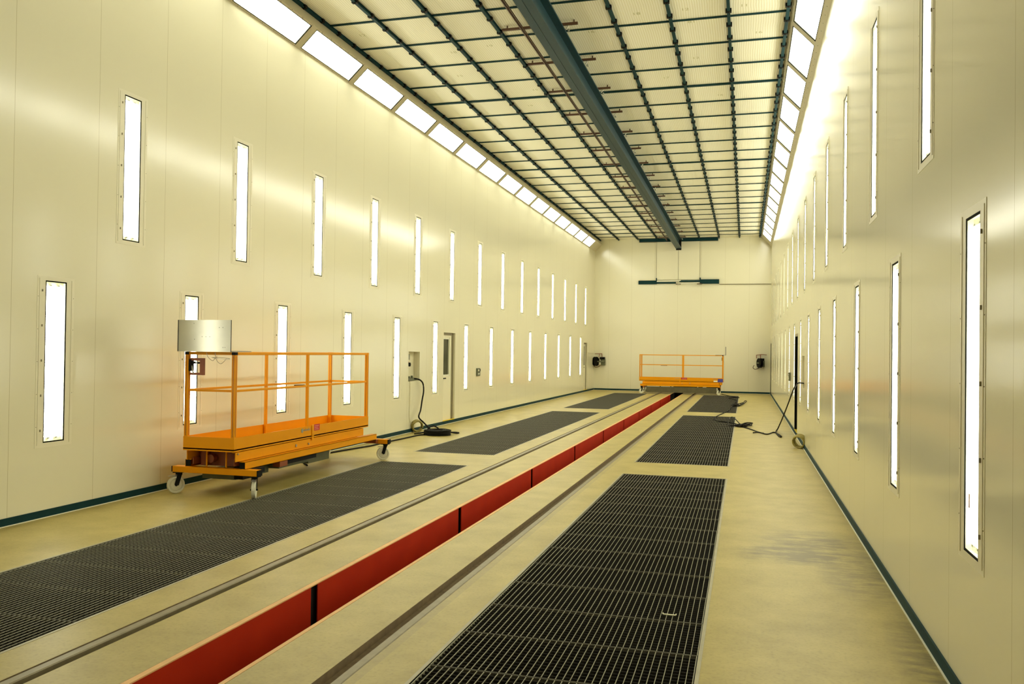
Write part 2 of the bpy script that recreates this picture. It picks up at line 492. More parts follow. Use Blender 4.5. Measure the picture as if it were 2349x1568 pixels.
# ------------------------------------------------------------------ floor with troughs, grooves and pit
bm = nb()
holes = []
for a, b_, n in RUNS:
    holes.append((GL0, GL1, a, b_)); holes.append((GR0, GR1, a, b_))
GRV = [(-3.645, -3.505), (-2.125, -1.975)]
for g in GRV: holes.append((g[0], g[1], Y0, YW))
PITX = (PL - 0.045, PR + 0.03)
holes.append((PITX[0], PITX[1], Y0, YW))
holed(bm, WL, WR, Y0, YW, holes, lambda u, v: (u, v, 0))
struct('floor', bm, M_floor)
# trough boxes (air ducts below the gratings)
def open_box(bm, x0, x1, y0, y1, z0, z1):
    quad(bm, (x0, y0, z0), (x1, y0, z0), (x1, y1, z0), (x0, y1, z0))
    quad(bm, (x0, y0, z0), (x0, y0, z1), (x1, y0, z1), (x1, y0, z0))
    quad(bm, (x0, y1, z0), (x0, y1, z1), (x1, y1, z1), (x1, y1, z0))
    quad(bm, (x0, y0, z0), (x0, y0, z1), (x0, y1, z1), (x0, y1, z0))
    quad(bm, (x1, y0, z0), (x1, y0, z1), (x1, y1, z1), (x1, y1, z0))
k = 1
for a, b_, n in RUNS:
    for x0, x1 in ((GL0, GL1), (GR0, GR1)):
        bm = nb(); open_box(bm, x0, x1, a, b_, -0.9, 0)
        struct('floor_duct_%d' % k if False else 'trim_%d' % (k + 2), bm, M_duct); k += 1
# angle frames round the gratings
k = 9
for a, b_, n in RUNS:
    for x0, x1 in ((GL0, GL1), (GR0, GR1)):
        bm = nb(); t = 0.022
        box(bm, x0 - t, a - t, -0.02, x0, b_ + t, 0.002); box(bm, x1, a - t, -0.02, x1 + t, b_ + t, 0.002)
        box(bm, x0, a - t, -0.02, x1, a, 0.002); box(bm, x0, b_, -0.02, x1, b_ + t, 0.002)
        struct('trim_%d' % k, bm, M_gframe); k += 1
# rail grooves
for g in GRV:
    bm = nb()
    quad(bm, (g[0], Y0, -0.05), (g[1], Y0, -0.05), (g[1], YW, -0.05), (g[0], YW, -0.05))
    quad(bm, (g[0], Y0, -0.06), (g[0], Y0, 0), (g[0], YW, 0), (g[0], YW, -0.06))
    quad(bm, (g[1], Y0, -0.06), (g[1], Y0, 0), (g[1], YW, 0), (g[1], YW, -0.06))
    struct('trim_%d' % k, bm, M_rust); k += 1
def rail(x0, x1, label):
    bm = nb()
    prof = [(x0 + .004, -.058), (x1 - .004, -.058), (x1 - .004, -.045), (x1, -.035), (x1, -.008), (x1 - .006, -.002), (x0 + .006, -.002), (x0, -.008), (x0, -.035), (x0 + .004, -.045)]
    A = [bm.verts.new((x, Y0, z)) for x, z in prof]; B = [bm.verts.new((x, YW - .02, z)) for x, z in prof]
    for i in range(len(prof)): bm.faces.new((A[i], A[(i + 1) % len(prof)], B[(i + 1) % len(prof)], B[i]))
    bm.faces.new(A); bm.faces.new(B)
    tag(obj('rail', bm, M_rail), label, 'rail', 'track rails')
rail(-3.637, -3.575, 'dull steel rail set flush in the floor left of the red pit')
rail(-2.040, -1.982, 'dull steel rail set flush in the floor right of the red pit')
# pit
PD = -1.25
PEND = 35.5
SEAM = [5.50 + 3.22 * i for i in range(-3, 10)]
def pit_side(name, X, sgn):
    bm = nb()
    ys = [Y0] + [s_ for s_ in SEAM if s_ > Y0 + .2] + [PEND]
    for i in range(len(ys) - 1):
        a = ys[i] + (0.05 if i else 0); b__ = ys[i + 1] - (0.05 if i < len(ys) - 2 else 0)
        box(bm, X - 0.008 if sgn > 0 else X, a, PD, X if sgn > 0 else X + 0.008, b__, -0.006)
        # stiffening fold line
        box(bm, X - .001 if sgn > 0 else X - .003, a, -0.30, X + .003 if sgn > 0 else X + .001, b__, -0.295)
    return struct(name, bm, M_pit)
pit_side('wall_pit_left', PL, 1)
pit_side('wall_pit_right', PR, -1)
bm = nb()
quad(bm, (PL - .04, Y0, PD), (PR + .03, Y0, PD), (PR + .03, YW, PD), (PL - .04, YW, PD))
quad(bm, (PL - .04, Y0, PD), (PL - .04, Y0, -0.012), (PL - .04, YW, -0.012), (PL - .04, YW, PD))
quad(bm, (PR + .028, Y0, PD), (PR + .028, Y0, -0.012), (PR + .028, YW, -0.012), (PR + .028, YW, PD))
struct('floor_pit', bm, M_dark)  # near-black colour stands in for shade down the pit and past the lining
def sill(name, x0, x1):
    bm = nb(); box(bm, x0, Y0, -0.006, x1, YW - .01, 0.0015)
    struct(name, bm, M_sill)
sill('trim_%d' % k, PL - 0.041, PL + 0.001); k += 1
sill('trim_%d' % k, PR - 0.001, PR + 0.028); k += 1

# baseboards
def base(name, side, y0, y1, gaps=()):
    bm = nb()
    segs = []; a = y0
    for g0, g1 in gaps: segs.append((a, g0)); a = g1
    segs.append((a, y1))
    for a, b__ in segs:
        if side == 'l': box(bm, WL, a, 0.008, WL + 0.012, b__, 0.078)
        if side == 'r': box(bm, WR - 0.012, a, 0.008, WR, b__, 0.078)
        if side == 'b': box(bm, a, YW - 0.012, 0.008, b__, YW, 0.078)
    struct(name, bm, M_teal)
    bm = nb()
    for a, b__ in segs:
        if side == 'l': box(bm, WL, a, -.002, WL + 0.020, b__, 0.008)
        if side == 'r': box(bm, WR - 0.020, a, -.002, WR, b__, 0.008)
        if side == 'b': box(bm, a, YW - 0.020, -.002, b__, YW, 0.008)
    global k
    struct('trim_%d' % k, bm, M_white); k += 1
base('baseboard_left', 'l', Y0, YW)
base('baseboard_right', 'r', Y0, YW)
base('baseboard_back', 'b', WL + .02, WR - .02)

# ------------------------------------------------------------------ ceiling
bm = nb()
quad(bm, (CLX, Y0, HC), (CRX, Y0, HC), (CRX, YW, HC), (CLX, YW, HC))
ceiling = struct('ceiling', bm, M_filter)

BARX = [-6.452, -5.61, -4.73, -3.86, -2.01, -1.16, -0.29, 0.565]
XP = 1.095
CB = [12.05 + XP * i for i in range(-11, 24)]
# small ink numbers stamped on the filter mats
def stamp(txt, x, y, size=0.13, rot=0):
    cu = bpy.data.curves.new('stamp', 'FONT'); cu.body = txt; cu.size = size
    to = bpy.data.objects.new('stamp_tmp', cu); COL.objects.link(to)
    dg = bpy.context.evaluated_depsgraph_get()
    me = bpy.data.meshes.new_from_object(to.evaluated_get(dg))
    bpy.data.objects.remove(to)
    me.materials.clear(); me.materials.append(M_stamp)
    o = bpy.data.objects.new('number_stamp', me); COL.objects.link(o)
    o.parent = ceiling
    o.location = (x, y, HC - 0.002)
    o.rotation_euler = (PI, 0, rot)
for t, x, y in [('12', -0.99, 12.80), ('11', -0.13, 12.86), ('81', -0.92, 13.3), ('16', 0.09, 13.99), ('18', -1.72, 12.79), ('16', -2.52, 13.34),
                ('12', -3.33, 16.03), ('15', -4.12, 16.04), ('19', -4.48, 17.05), ('12', -0.95, 14.95), ('17', -1.55, 15.9), ('18', -5.0, 13.7), ('15', -5.3, 14.9), ('12', -6.2, 12.6), ('16', -0.6, 17.2), ('19', -4.3, 13.55)]:
    stamp(t, x, y)

# long ceiling rails with their hold-down clips
bmc = nb()
box(bmc, -0.044, -0.030, -0.052, 0.044, 0.030, 0.0)
box(bmc, -0.034, -0.035, -0.034, -0.026, 0.035, -0.006); box(bmc, 0.026, -0.035, -0.034, 0.034, 0.035, -0.006)
cyl(bmc, (0, 0, -0.062), (0, 0, -0.04), 0.012, 8)
clip0 = None
for i, x in enumerate(BARX):
    side = 'left' if i < 4 else 'right'
    num = ORD[4 - i] if i < 4 else ORD[i - 3]
    t = thing('ceiling_rail', 'long dark teal ceiling rail with black clips, %s rail %s of the big central beam' % (num, side), 'ceiling rail', (x, 0, HC), group='long ceiling rails')
    bm = nb()
    box(bm, -0.021, Y0 + .02, -0.012, 0.021, YW - 0.02, -0.003)
    box(bm, -0.008, Y0 + .02, -0.045, 0.008, YW - 0.02, -0.012)
    box(bm, -0.024, Y0 + .02, -0.058, 0.024, YW - 0.02, -0.045)
    obj('web', bm, M_teal, t)
    y = 12.05 + XP * 0.25 - XP * 3
    while y < YW - 0.1:
        if clip0 is None:
            clip0 = obj('clip', bmc, M_black, t); c = clip0
        else:
            c = clip0.copy(); COL.objects.link(c); c.parent = t
        c.location = (0, y, -0.012)
        y += XP / 2
# cross bars
for i, y in enumerate(CB):
    thick = (i - 11) % 6 == 4
    bm = nb(); wd = 0.032 if thick else 0.019
    box(bm, CLX - .02, y - wd, HC - (0.030 if thick else 0.022), CRX + .01, y + wd, HC - 0.006)
    vis = i - 10
    lab = ('%s teal bar running across the ceiling, %s one counted from the far wall' % ('thick' if thick else 'thin', ORD[len(CB) - i] if len(CB) - i < len(ORD) else 'one of those'))
    tag(obj('ceiling_crossbar', bm, M_teal), lab, 'ceiling bar', 'cross bars of the filter ceiling')

# central monorail beam
t = thing('monorail_beam', 'massive dark teal steel beam hanging along the middle of the ceiling', 'beam', (-2.90, 0, 6.38))
bm = nb()
ye = YW - 0.30
box(bm, -0.125, Y0, 0.0, -0.008, ye, 0.028); box(bm, 0.008, Y0, 0.0, 0.125, ye, 0.028); box(bm, -0.008, Y0, 0.004, 0.008, ye, 0.026)
obj('bottom_flange', bm, M_tealB, t)
bm = nb(); box(bm, -0.010, Y0, 0.028, 0.010, ye, 0.38); obj('web', bm, M_tealB, t)
bm = nb(); box(bm, -0.125, Y0, 0.38, 0.125, ye, 0.405); obj('top_flange', bm, M_tealB, t)
bm = nb(); box(bm, -0.115, ye, -0.06, 0.115, ye + 0.02, 0.40); box(bm, -0.115, ye - .02, -0.06, 0.115, ye, -0.002); obj('end_stop', bm, M_black, t)
bm = nb(); cyl(bm, (0.0, ye + 0.10, 0.30), (0, ye + .17, 0.30), 0.02); 
box(bm, -0.05, ye + .02, 0.22, 0.05, YW - 6.38 * 0 - 0.01, 0.30); obj('wall_bracket', bm, M_black, t)
# hanger arms
yy = 12.75 - 1.64 * 3; n = 1
while yy < YW - 0.3:
    bm = nb()
    box(bm, -3.78, yy - 0.020, 6.815, -2.56, yy + 0.020, 6.850)
    for sx_ in (-3.70, -2.62): cyl(bm, (sx_, yy, 6.845), (sx_, yy, HC - 0.001), 0.012, 8)
    tg = thing('beam_hanger', 'brown painted arm crossing above the central beam, %s from the near end of the ceiling' % ORD[n], 'hanger', (0, 0, 0), group='hanger arms over the beam')
    obj('arm', bm, M_brown, tg)
    bm = nb(); cyl(bm, (-2.70, yy - .02, 6.80), (-2.74, yy - .02, 6.74), 0.012, 8); cyl(bm, (-2.70, yy - .02, 6.74), (-2.70, yy - .02, 6.71), 0.018, 8)
    obj('clamp_bolt', bm, M_steel, tg)
    yy += 1.64; n += 1
# air pipe under the ceiling
bm = nb(); cyl(bm, (-3.435, Y0 + .05, 6.775), (-3.435, YW - 0.02, 6.775), 0.017, 10); cyl(bm, (-3.405, Y0 + .05, 6.780), (-3.405, YW - 0.02, 6.780), 0.010, 8)
tag(obj('pipe', bm, M_brown), 'thin dark brown pipe running just left of the central ceiling beam', 'pipe')

# ------------------------------------------------------------------ wall lamps
def wall_lamp(side, y, z0, z1, label, group, src=None):
    X = WL if side == 'l' else WR
    s_ = 1 if side == 'l' else -1           # into the room
    key = (side, round(z1 - z0, 3))
    if key in wall_lamp.src:
        return dup(wall_lamp.src[key], label, loc=(X, y, z0), group=group)
    H = z1 - z0
    t = thing('wall_light', label, 'wall light', (X, y, z0), 0, group)
    f = 0.10
    def bx(bm, x0, y0_, z0_, x1, y1_, z1_):
        box(bm, min(s_ * x0, s_ * x1), y0_, z0_, max(s_ * x0, s_ * x1), y1_, z1_)
    bm = nb()
    bx(bm, 0, -HW - f, -0.045, 0.0025, -HW, H + 0.045); bx(bm, 0, HW, -0.045, 0.0025, HW + f, H + 0.045)
    bx(bm, 0, -HW, -0.045, 0.0025, HW, 0); bx(bm, 0, -HW, H, 0.0025, HW, H + 0.045)
    fr = obj('flange', bm, M_frame, t)
    bm = nb()           # raised glazing bead
    for a, b__ in ((-HW - 0.075, -HW - 0.062), (HW + 0.062, HW + 0.075)):
        bx(bm, 0.0025, a, -0.02, 0.006, b__, H + 0.02)
    obj('glazing_bead', bm, M_frame, t)
    bm = nb()           # toggles
    near = -1 if side == 'r' else -1
    for i in range(5):
        zz = H * (0.07 + 0.215 * i)
        bx(bm, 0.004, near * (HW + 0.040) - 0.0035, zz, 0.012, near * (HW + 0.040) + 0.0035, zz + 0.022)
    obj('toggles', bm, M_jamb, t)
    bm = nb()
    for i in range(5):
        zz = H * (0.10 + 0.20 * i)
        for sg in (-1, 1): cyl(bm, (s_ * .003, sg * (HW + 0.088), zz), (s_ * 0.0055, sg * (HW + 0.088), zz), 0.0035, 6)
    obj('screws', bm, M_jamb, t)
    bm = nb(); g = 0.013
    bx(bm, -0.003, -HW, 0, 0.0005, -HW + g, H); bx(bm, -0.003, HW - g, 0, 0.0005, HW, H)
    bx(bm, -0.003, -HW + g, 0, 0.0005, HW - g, g); bx(bm, -0.003, -HW + g, H - g, 0.0005, HW - g, H)
    obj('gasket', bm, M_gasket, t)
    bm = nb(); bx(bm, -0.0042, -HW + 0.002, 0.002, -0.0033, HW - 0.002, H - 0.002)
    obj('glass_pane', bm, M_pane, t)
    bm = nb(); d = -0.034
    for (a, b__, c, e) in ((-HW, -HW + .004, 0, H), (HW - .004, HW, 0, H)):
        bx(bm, d, a, c, -0.0045, b__, e)
    bx(bm, d, -HW, 0, -0.0045, HW, 0.004); bx(bm, d, -HW, H - .004, -0.0045, HW, H)
    bx(bm, d - .004, -HW, 0, d, HW, H)
    hs = obj('housing', bm, M_refl, t)
    bm = nb()
    bx(bm, -0.032, -0.113, 0.055, -0.007, 0.098, H - 0.055)
    obj('tube_panel', bm, M_lampW, t)
    for yy_ in (-0.050, 0.050):
        for zz in (0.034, H - 0.052):
            bm = nb(); bx(bm, -0.032, yy_ - 0.014, zz, -0.016, yy_ + 0.014, zz + 0.014)
            obj('tube_holder', bm, M_grey, t)
    if side == 'r' and z0 < 2:
        bm = nb(); bx(bm, -0.0055, 0.05, 0.22, -0.0046, 0.075, 0.29); obj('tag', bm, M_pink, t)
    wall_lamp.src[key] = t
    return t
wall_lamp.src = {}
def lamp_row(side, ys, z, row):
    vis0 = {'ll': 6.5, 'lu': 7.5, 'rl': 4.0, 'ru': 4.9}[side + row[0]]
    vis = [y for y in ys if y > vis0]
    wn = 'left' if side == 'l' else 'right'
    rest = 'on the %s wall, %s row' % (wn, row)
    for i, y in enumerate(vis):
        extra = ''
        if i == 0: lab = 'glowing slot light nearest the camera %s' % rest
        else: lab = 'glowing slot light %s, %s from the near end' % (rest, ORD[i + 1])
        wall_lamp(side, y, z[0], z[1], lab, '%s row of slot lights on the %s wall' % (row, wn))
    for y in ys:
        if y <= vis0:
            wall_lamp(side, y, z[0], z[1], 'tall slot light %s, behind the camera' % rest, '%s row of slot lights on the %s wall' % (row, wn))
lamp_row('l', LOW_L, ZL, 'lower'); lamp_row('l', UP_L, ZU, 'upper')
lamp_row('r', LOW_R, ZLR, 'lower'); lamp_row('r', UP_R, ZUR, 'upper')

# ------------------------------------------------------------------ cove lights
def cove_lights(cv, f0, f1, ys, wn, y_vis):
    A, d, L = cv
    nrm = Vector((-d.z, 0, d.x))                 # away from the room?
    if nrm.z < 0: nrm = -nrm                     # points up and out
    src = None
    vis = [y for y in ys if y > y_vis]
    for y in ys:
        i = vis.index(y) if y in vis else -1
        lab = ('bright rectangular cove light above the %s wall, %s from the far end' % (wn, ORD[len(vis) - i])) if i >= 0 else 'cove light above the %s wall, behind the camera' % wn
        grp = 'cove lights above the %s wall' % wn
        if src is not None:
            dup(src, lab, loc=(0, y, 0), group=grp); continue
        t = thing('cove_light', lab, 'cove light', (0, y, 0), 0, grp)
        P = lambda u, v, h: A + d * v + nrm * h + Vector((0, u, 0))
        def sl(bm, u0, u1, v0, v1, h0, h1):
            vs = [bm.verts.new(P(u, v, h)) for u in (u0, u1) for v in (v0, v1) for h in (h0, h1)]
            for f in ((0, 1, 3, 2), (4, 5, 7, 6), (0, 1, 5, 4), (2, 3, 7, 6), (0, 2, 6, 4), (1, 3, 7, 5)):
                bm.faces.new([vs[q] for q in f])
        a, b__ = f0 * L, f1 * L
        bm = nb(); g = 0.010
        sl(bm, 0, CLEN, a, a + g, -0.003, 0.012); sl(bm, 0, CLEN, b__ - g, b__, -0.003, 0.012)
        sl(bm, 0, g * 1.3, a + g, b__ - g, -0.003, 0.012); sl(bm, CLEN - g * 1.3, CLEN, a + g, b__ - g, -0.003, 0.012)
        obj('gasket', bm, M_gasket, t)
        bm = nb(); sl(bm, 0.004, CLEN - 0.004, a + .004, b__ - .004, 0.0125, 0.015); obj('glass_pane', bm, M_pane, t)
        bm = nb(); sl(bm, 0, CLEN, a, b__, 0.085, 0.09); sl(bm, 0, CLEN, a, a + .004, .016, .085); sl(bm, 0, CLEN, b__ - .004, b__, .016, .085)
        sl(bm, 0, .004, a + .004, b__ - .004, .016, .085); sl(bm, CLEN - .004, CLEN, a + .004, b__ - .004, .016, .085)
        obj('housing', bm, M_refl, t)
        bm = nb(); sl(bm, 0.018, CLEN - 0.018, a + .016, b__ - .016, 0.018, 0.03); obj('diffuser', bm, M_lampC, t)
        src = t
cove_lights(cl, 0.07, 0.935, COVE_YL, 'left', 9.0)
cove_lights(cr_, 0.17, 0.86, COVE_YR, 'right', 9.0)
# rivet rows on the cove sheets
for cv, f0, f1, ys, nme in ((cl, .035, .975, COVE_YL, 'left'), (cr_, .08, .93, COVE_YR, 'right')):
    A, d, L = cv
    nrm = Vector((-d.z, 0, d.x)); nrm = nrm if nrm.z > 0 else -nrm
    bm = nb()
    y = 9.0
    while y < YW - .2:
        for f in (f0, f1):
            p = A + d * (f * L) + Vector((0, y, 0)); cyl(bm, p + nrm * .001, p - nrm * 0.004, 0.006, 6)
        y += 0.30
    struct('trim_%d' % k, bm, M_jamb); k += 1

# ------------------------------------------------------------------ floor gratings
def grating_mesh():
    bm = nb()
    W_, D_ = 1.396, 0.575
    box(bm, -W_ / 2, 0, -0.032, -W_ / 2 + 0.005, D_, 0.0); box(bm, W_ / 2 - 0.005, 0, -0.032, W_ / 2, D_, 0.0)
    nx = 36
    for i in range(1, nx):
        x = -W_ / 2 + W_ * i / nx
        box(bm, x - 0.0020, 0.003, -0.005, x + 0.0020, D_ - 0.004, 0.0)
    nfr = len(bm.faces)
    box(bm, -W_ / 2, 0, -0.032, W_ / 2, 0.004, -0.0005); box(bm, -W_ / 2, D_ - 0.004, -0.032, W_ / 2, D_, -0.0005)
    nfe = len(bm.faces)
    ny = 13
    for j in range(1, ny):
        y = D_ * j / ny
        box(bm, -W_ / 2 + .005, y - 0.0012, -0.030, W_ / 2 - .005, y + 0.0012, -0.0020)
    me = bpy.data.meshes.new('floor_grating'); bm.faces.ensure_lookup_table()
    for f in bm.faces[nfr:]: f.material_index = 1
    for f in bm.faces[nfr:nfe]: f.material_index = 2
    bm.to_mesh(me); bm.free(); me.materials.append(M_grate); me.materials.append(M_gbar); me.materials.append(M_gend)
    return me
GM = grating_mesh()
RN = ['nearest', 'middle', 'farthest']
for ri, (a, b_, n) in enumerate(RUNS):
    pitch = (b_ - a) / n
    for sd, xc in (('left', (GL0 + GL1) / 2), ('right', (GR0 + GR1) / 2)):
        for i in range(n):
            o = bpy.data.objects.new('floor_grating', GM); COL.objects.link(o)
            dx = 0.0 if i % 2 else (0.004 if sd == 'right' else -0.002)
            o.location = (xc + dx * 0.5, a + pitch * i + 0.003, -0.001)
            if i == n - 1: where = 'last at the far end'
            else: where = '%s from far end' % ORD[n - i]
            tag(o, 'steel mesh floor grating, %s of the %s run, %s of pit' % (where, RN[ri], sd), 'floor grating', 'floor grating panels %s of the track' % sd)
bm = nb(); box(bm, -0.045, -0.006, 0.0, 0.045, 0.006, 0.006); box(bm, -0.045, -0.006, 0.0, -0.040, 0.02, 0.008); box(bm, 0.040, -0.006, 0, 0.045, 0.02, 0.008)
cl_ = tag(obj('grating_clip', bm, M_frame), 'small pale metal clip lying on the near right floor grating', 'clip'); cl_.location = (-0.463, 5.585, 0.0)

# ------------------------------------------------------------------ doors
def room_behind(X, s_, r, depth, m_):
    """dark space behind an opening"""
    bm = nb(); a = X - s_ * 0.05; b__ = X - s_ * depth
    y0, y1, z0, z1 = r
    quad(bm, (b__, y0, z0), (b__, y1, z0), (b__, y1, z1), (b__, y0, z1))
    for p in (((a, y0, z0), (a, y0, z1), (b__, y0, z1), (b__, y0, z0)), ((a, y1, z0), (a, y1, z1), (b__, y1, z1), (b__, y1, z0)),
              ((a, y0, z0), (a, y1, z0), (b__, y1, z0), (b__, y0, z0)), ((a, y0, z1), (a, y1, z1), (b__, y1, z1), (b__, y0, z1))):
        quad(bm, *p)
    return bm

def left_door(n, r, label):
    y0, y1, z0, z1 = r
    struct('wall_recess_%d' % n, room_behind(WL, 1, r, 0.16, M_jamb), M_jamb)
    d = thing('door_%d' % n, label, 'door', (WL - 0.06, y0, z0))
    d['kind'] = 'structure'
    H = z1 - z0; Wd = y1 - y0
    lw = Wd - 0.10                       # leaf, frame jamb shows at the far side
    bm = nb()
    wy0, wy1, wz0, wz1 = 0.02, lw - 0.18, H * 0.53, H - 0.15
    box(bm, -0.045, 0.004, 0.0, -0.005, lw, wz0); box(bm, -0.045, 0.004, wz1, -0.005, lw, H - 0.06)
    box(bm, -0.045, 0.004, wz0, -0.005, wy0, wz1); box(bm, -0.045, wy1, wz0, -0.005, lw, wz1)
    obj('door_leaf', bm, M_leaf, d)
    bm = nb(); box(bm, -0.03, wy0, wz0, -0.022, wy1, wz1); obj('window_glass', bm, M_glass, d)
    bm = nb()
    box(bm, -0.006, wy1, wz0 - .03, 0.004, wy1 + 0.02, wz1 + .03); box(bm, -0.006, wy1 + 0.055, wz0 - .05, 0.004, wy1 + 0.075, wz1 + 0.05)
    box(bm, -0.006, wy0, wz0 - .03, 0.004, wy1, wz0); box(bm, -0.006, wy0, wz1, 0.004, wy1, wz1 + .03)
    obj('window_bead', bm, M_white, d)
    bm = nb(); box(bm, -0.05, lw, 0, 0.0, Wd - .002, H - .06); box(bm, -0.05, 0.0, H - 0.06, 0.0, Wd - .002, H - .002)
    obj('door_frame', bm, M_jamb, d)
    bm = nb(); cyl(bm, (-0.005, 0.07, H * 0.49), (0.045, 0.07, H * 0.49), 0.012, 8); box(bm, 0.035, 0.06, H * 0.49 - 0.014, 0.055, 0.21, H * 0.49 + 0.014)
    obj('door_handle', bm, M_black, d)
    bm = nb(); box(bm, -0.05, 0.002, -0.0, 0.066, Wd - .002, 0.034); box(bm, 0.060, 0.002, 0.034, 0.066, Wd - .002, 0.055); obj('threshold', bm, M_thr, d)
    return d
left_door(1, DOOR_L1, 'cream door with a tall dark window, recessed in the middle of the left wall')
left_door(2, DOOR_L2, 'cream door with a narrow window, in the left wall beside the far corner')

def right_door(n, r, label, thr=True):
    y0, y1, z0, z1 = r
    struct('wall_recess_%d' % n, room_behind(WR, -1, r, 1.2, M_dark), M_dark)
    d = thing('door_%d' % n, label, 'door', (WR + 0.055, y0, z0)); d['kind'] = 'structure'
    H = z1 - z0; Wd = y1 - y0
    bm = nb(); box(bm, -0.054, 0.001, 0, -0.001, 0.03, H - 0.001); box(bm, -0.054, Wd - 0.03, 0, -0.001, Wd - 0.001, H - .001)
    obj('door_frame', bm, M_black, d)  # black colour paints in the shade on the jambs of the open doorway
    bm = nb(); box(bm, -0.054, 0.03, H - 0.05, -0.001, Wd - 0.03, H - .001); obj('lintel', bm, M_jamb, d)
    if thr:
        bm = nb(); box(bm, -0.064, 0.002, -0.045, -0.002, Wd - .002, 0.035); obj('threshold', bm, M_thr, d)
right_door(3, DOOR_R1, 'narrow black open doorway in the right wall with a yellow threshold')
right_door(4, DOOR_R2, 'dark open doorway at the far end of the right wall, in the corner', thr=False)

# ------------------------------------------------------------------ service niches
def niche(n, X, s_, r, wn):
    y0, y1, z0, z1 = r
    bm = nb(); a = X - s_ * 0.05; b__ = X - s_ * 0.14
    for p in (((b__, y0, z0), (b__, y1, z0), (b__, y1, z1), (b__, y0, z1)), ((a, y0, z0), (a, y0, z1), (b__, y0, z1), (b__, y0, z0)),
              ((a, y1, z0), (a, y1, z1), (b__, y1, z1), (b__, y1, z0)), ((a, y0, z0), (a, y1, z0), (b__, y1, z0), (b__, y0, z0)),
              ((a, y0, z1), (a, y1, z1), (b__, y1, z1), (b__, y0, z1))): quad(bm, *p)
    struct('wall_niche_%s' % wn, bm, M_reveal)
    t = thing('socket_box', 'recessed service box with plugs and dark sockets in the %s wall' % wn, 'socket box', (X - s_ * 0.138, y0, z0))
    W_, H = y1 - y0, z1 - z0
    def bx(bm, x0, ya, za, x1, yb, zb): box(bm, min(s_ * x0, s_ * x1), ya, za, max(s_ * x0, s_ * x1), yb, zb)
    bm = nb(); bx(bm, 0, .01, .01, 0.006, W_ - .01, H - .01); obj('back_plate', bm, M_reveal, t)
    bm = nb(); bx(bm, .006, .06, H - .17, 0.06, .26, H - .05); cyl(bm, (s_ * .06, .12, H - .10), (s_ * .09, .12, H - .10), .035, 12); obj('valve_block', bm, M_grey, t)
    bm = nb(); cyl(bm, (s_ * .03, .20, H - .17), (s_ * .05, .20, H - .25), .018, 10); cyl(bm, (s_ * .045, .20, H - .24), (s_ * .05, .19, H - .29), .012, 8); obj('red_nozzle', bm, M_red, t)
    bm = nb(); cyl(bm, (s_ * .01, .16, H * .565), (s_ * .06, .16, H * .565), .02, 12); cyl(bm, (s_ * .06, .16, H * .565), (s_ * .11, .16, H * .565), .042, 14); obj('black_plug', bm, M_black, t)
    bm = nb(); bx(bm, .006, .02, H * .18, .035, .08, H * .30); obj('coupling', bm, M_yelD, t)
    bm = nb(); bx(bm, .006, .05, .012, .12, W_ - .12, .06); cyl(bm, (s_ * .07, .20, .06), (s_ * .07, .20, .10), .03, 12); cyl(bm, (s_ * .07, .36, .06), (s_ * .07, .36, .11), .025, 12)
    obj('socket_strip', bm, M_tray, t)
    return t
niche(1, WL, 1, NICHE_L, 'left')
niche(2, WR, -1, NICHE_R, 'right')
# small switch plates
def switch(X, s_, y, z, label):
    t = thing('switch_plate', label, 'switch', (X + s_ * 0.002, y, z))
    def bx(bm, x0, ya, za, x1, yb, zb): box(bm, min(s_ * x0, s_ * x1), ya, za, max(s_ * x0, s_ * x1), yb, zb)
    bm = nb(); bx(bm, 0, -.12, -.10, .035, .12, .10); obj('cover', bm, M_tray, t)
    bm = nb(); bx(bm, .035, -.07, .03, .045, .02, .07); bx(bm, .035, -.09, -.06, .045, .05, -.03); obj('button', bm, M_white, t)
    bm = nb(); bx(bm, .035, .04, .02, .05, .09, .08); obj('knob', bm, M_black, t)
    return t
switch(WL, 1, 20.75, 1.165, 'small dark switch box on the left wall, right of the nearer door')
switch(WR, -1, 21.4, 1.19, 'small dark switch box on the right wall beyond the black doorway')

# ------------------------------------------------------------------ earth cable coils at the wall foot
def earth_coil(loc, rot, label):
    t = thing('cable_coil', label, 'cable coil', loc)
    for i in range(5):
        pts = []
        r = 0.108 + 0.010 * math.sin(i * 2.1)
        M_ = Matrix.Rotation(rot[2], 4, 'Z') @ Matrix.Rotation(rot[0], 4, 'X')
        bm = nb()
        for q in range(24):
            a = 2 * PI * q / 24
            pts.append(M_ @ Vector((r * math.cos(a), (i - 2) * 0.024 + 0.004 * math.sin(3 * a + i), r * math.sin(a))) + Vector((0, 0, 0.130)))
        tube(bm, pts, 0.0150, 7, closed=True)
        obj('cable_loop', bm, M_earth, t, smooth=True)
    return t
earth_coil((-6.60, 16.36, 0), (0.12, 0, 0.75), 'coil of yellow green earth cable leaning at the foot of the left wall')
earth_coil((0.975, 16.27, 0), (0.25, 0, -0.5), 'coil of yellow green earth cable leaning at the foot of the right wall')

def cable(pts, r, label, k_=6, m_=None, name='cable', cat='cable'):
    bm = nb(); tube(bm, smooth_path(pts, k_), r, 8)
    return tag(obj(name, bm, m_ or M_cable, smooth=True), label, cat)
cable([(-6.775, 16.20, 1.10), (-6.70, 16.17, 1.06), (-6.69, 16.16, 0.9), (-6.69, 16.15, 0.6), (-6.69, 16.15, 0.3), (-6.665, 16.2, 0.15)], 0.004,
      'thin yellowish wire hanging down the left wall from the service box', m_=M_earth)
def sub(pts, r, label, k_=6):
    bm = nb(); tube(bm, smooth_path(pts, k_), r, 8)
    return obj('cable_run', bm, M_cable, PC, smooth=True)
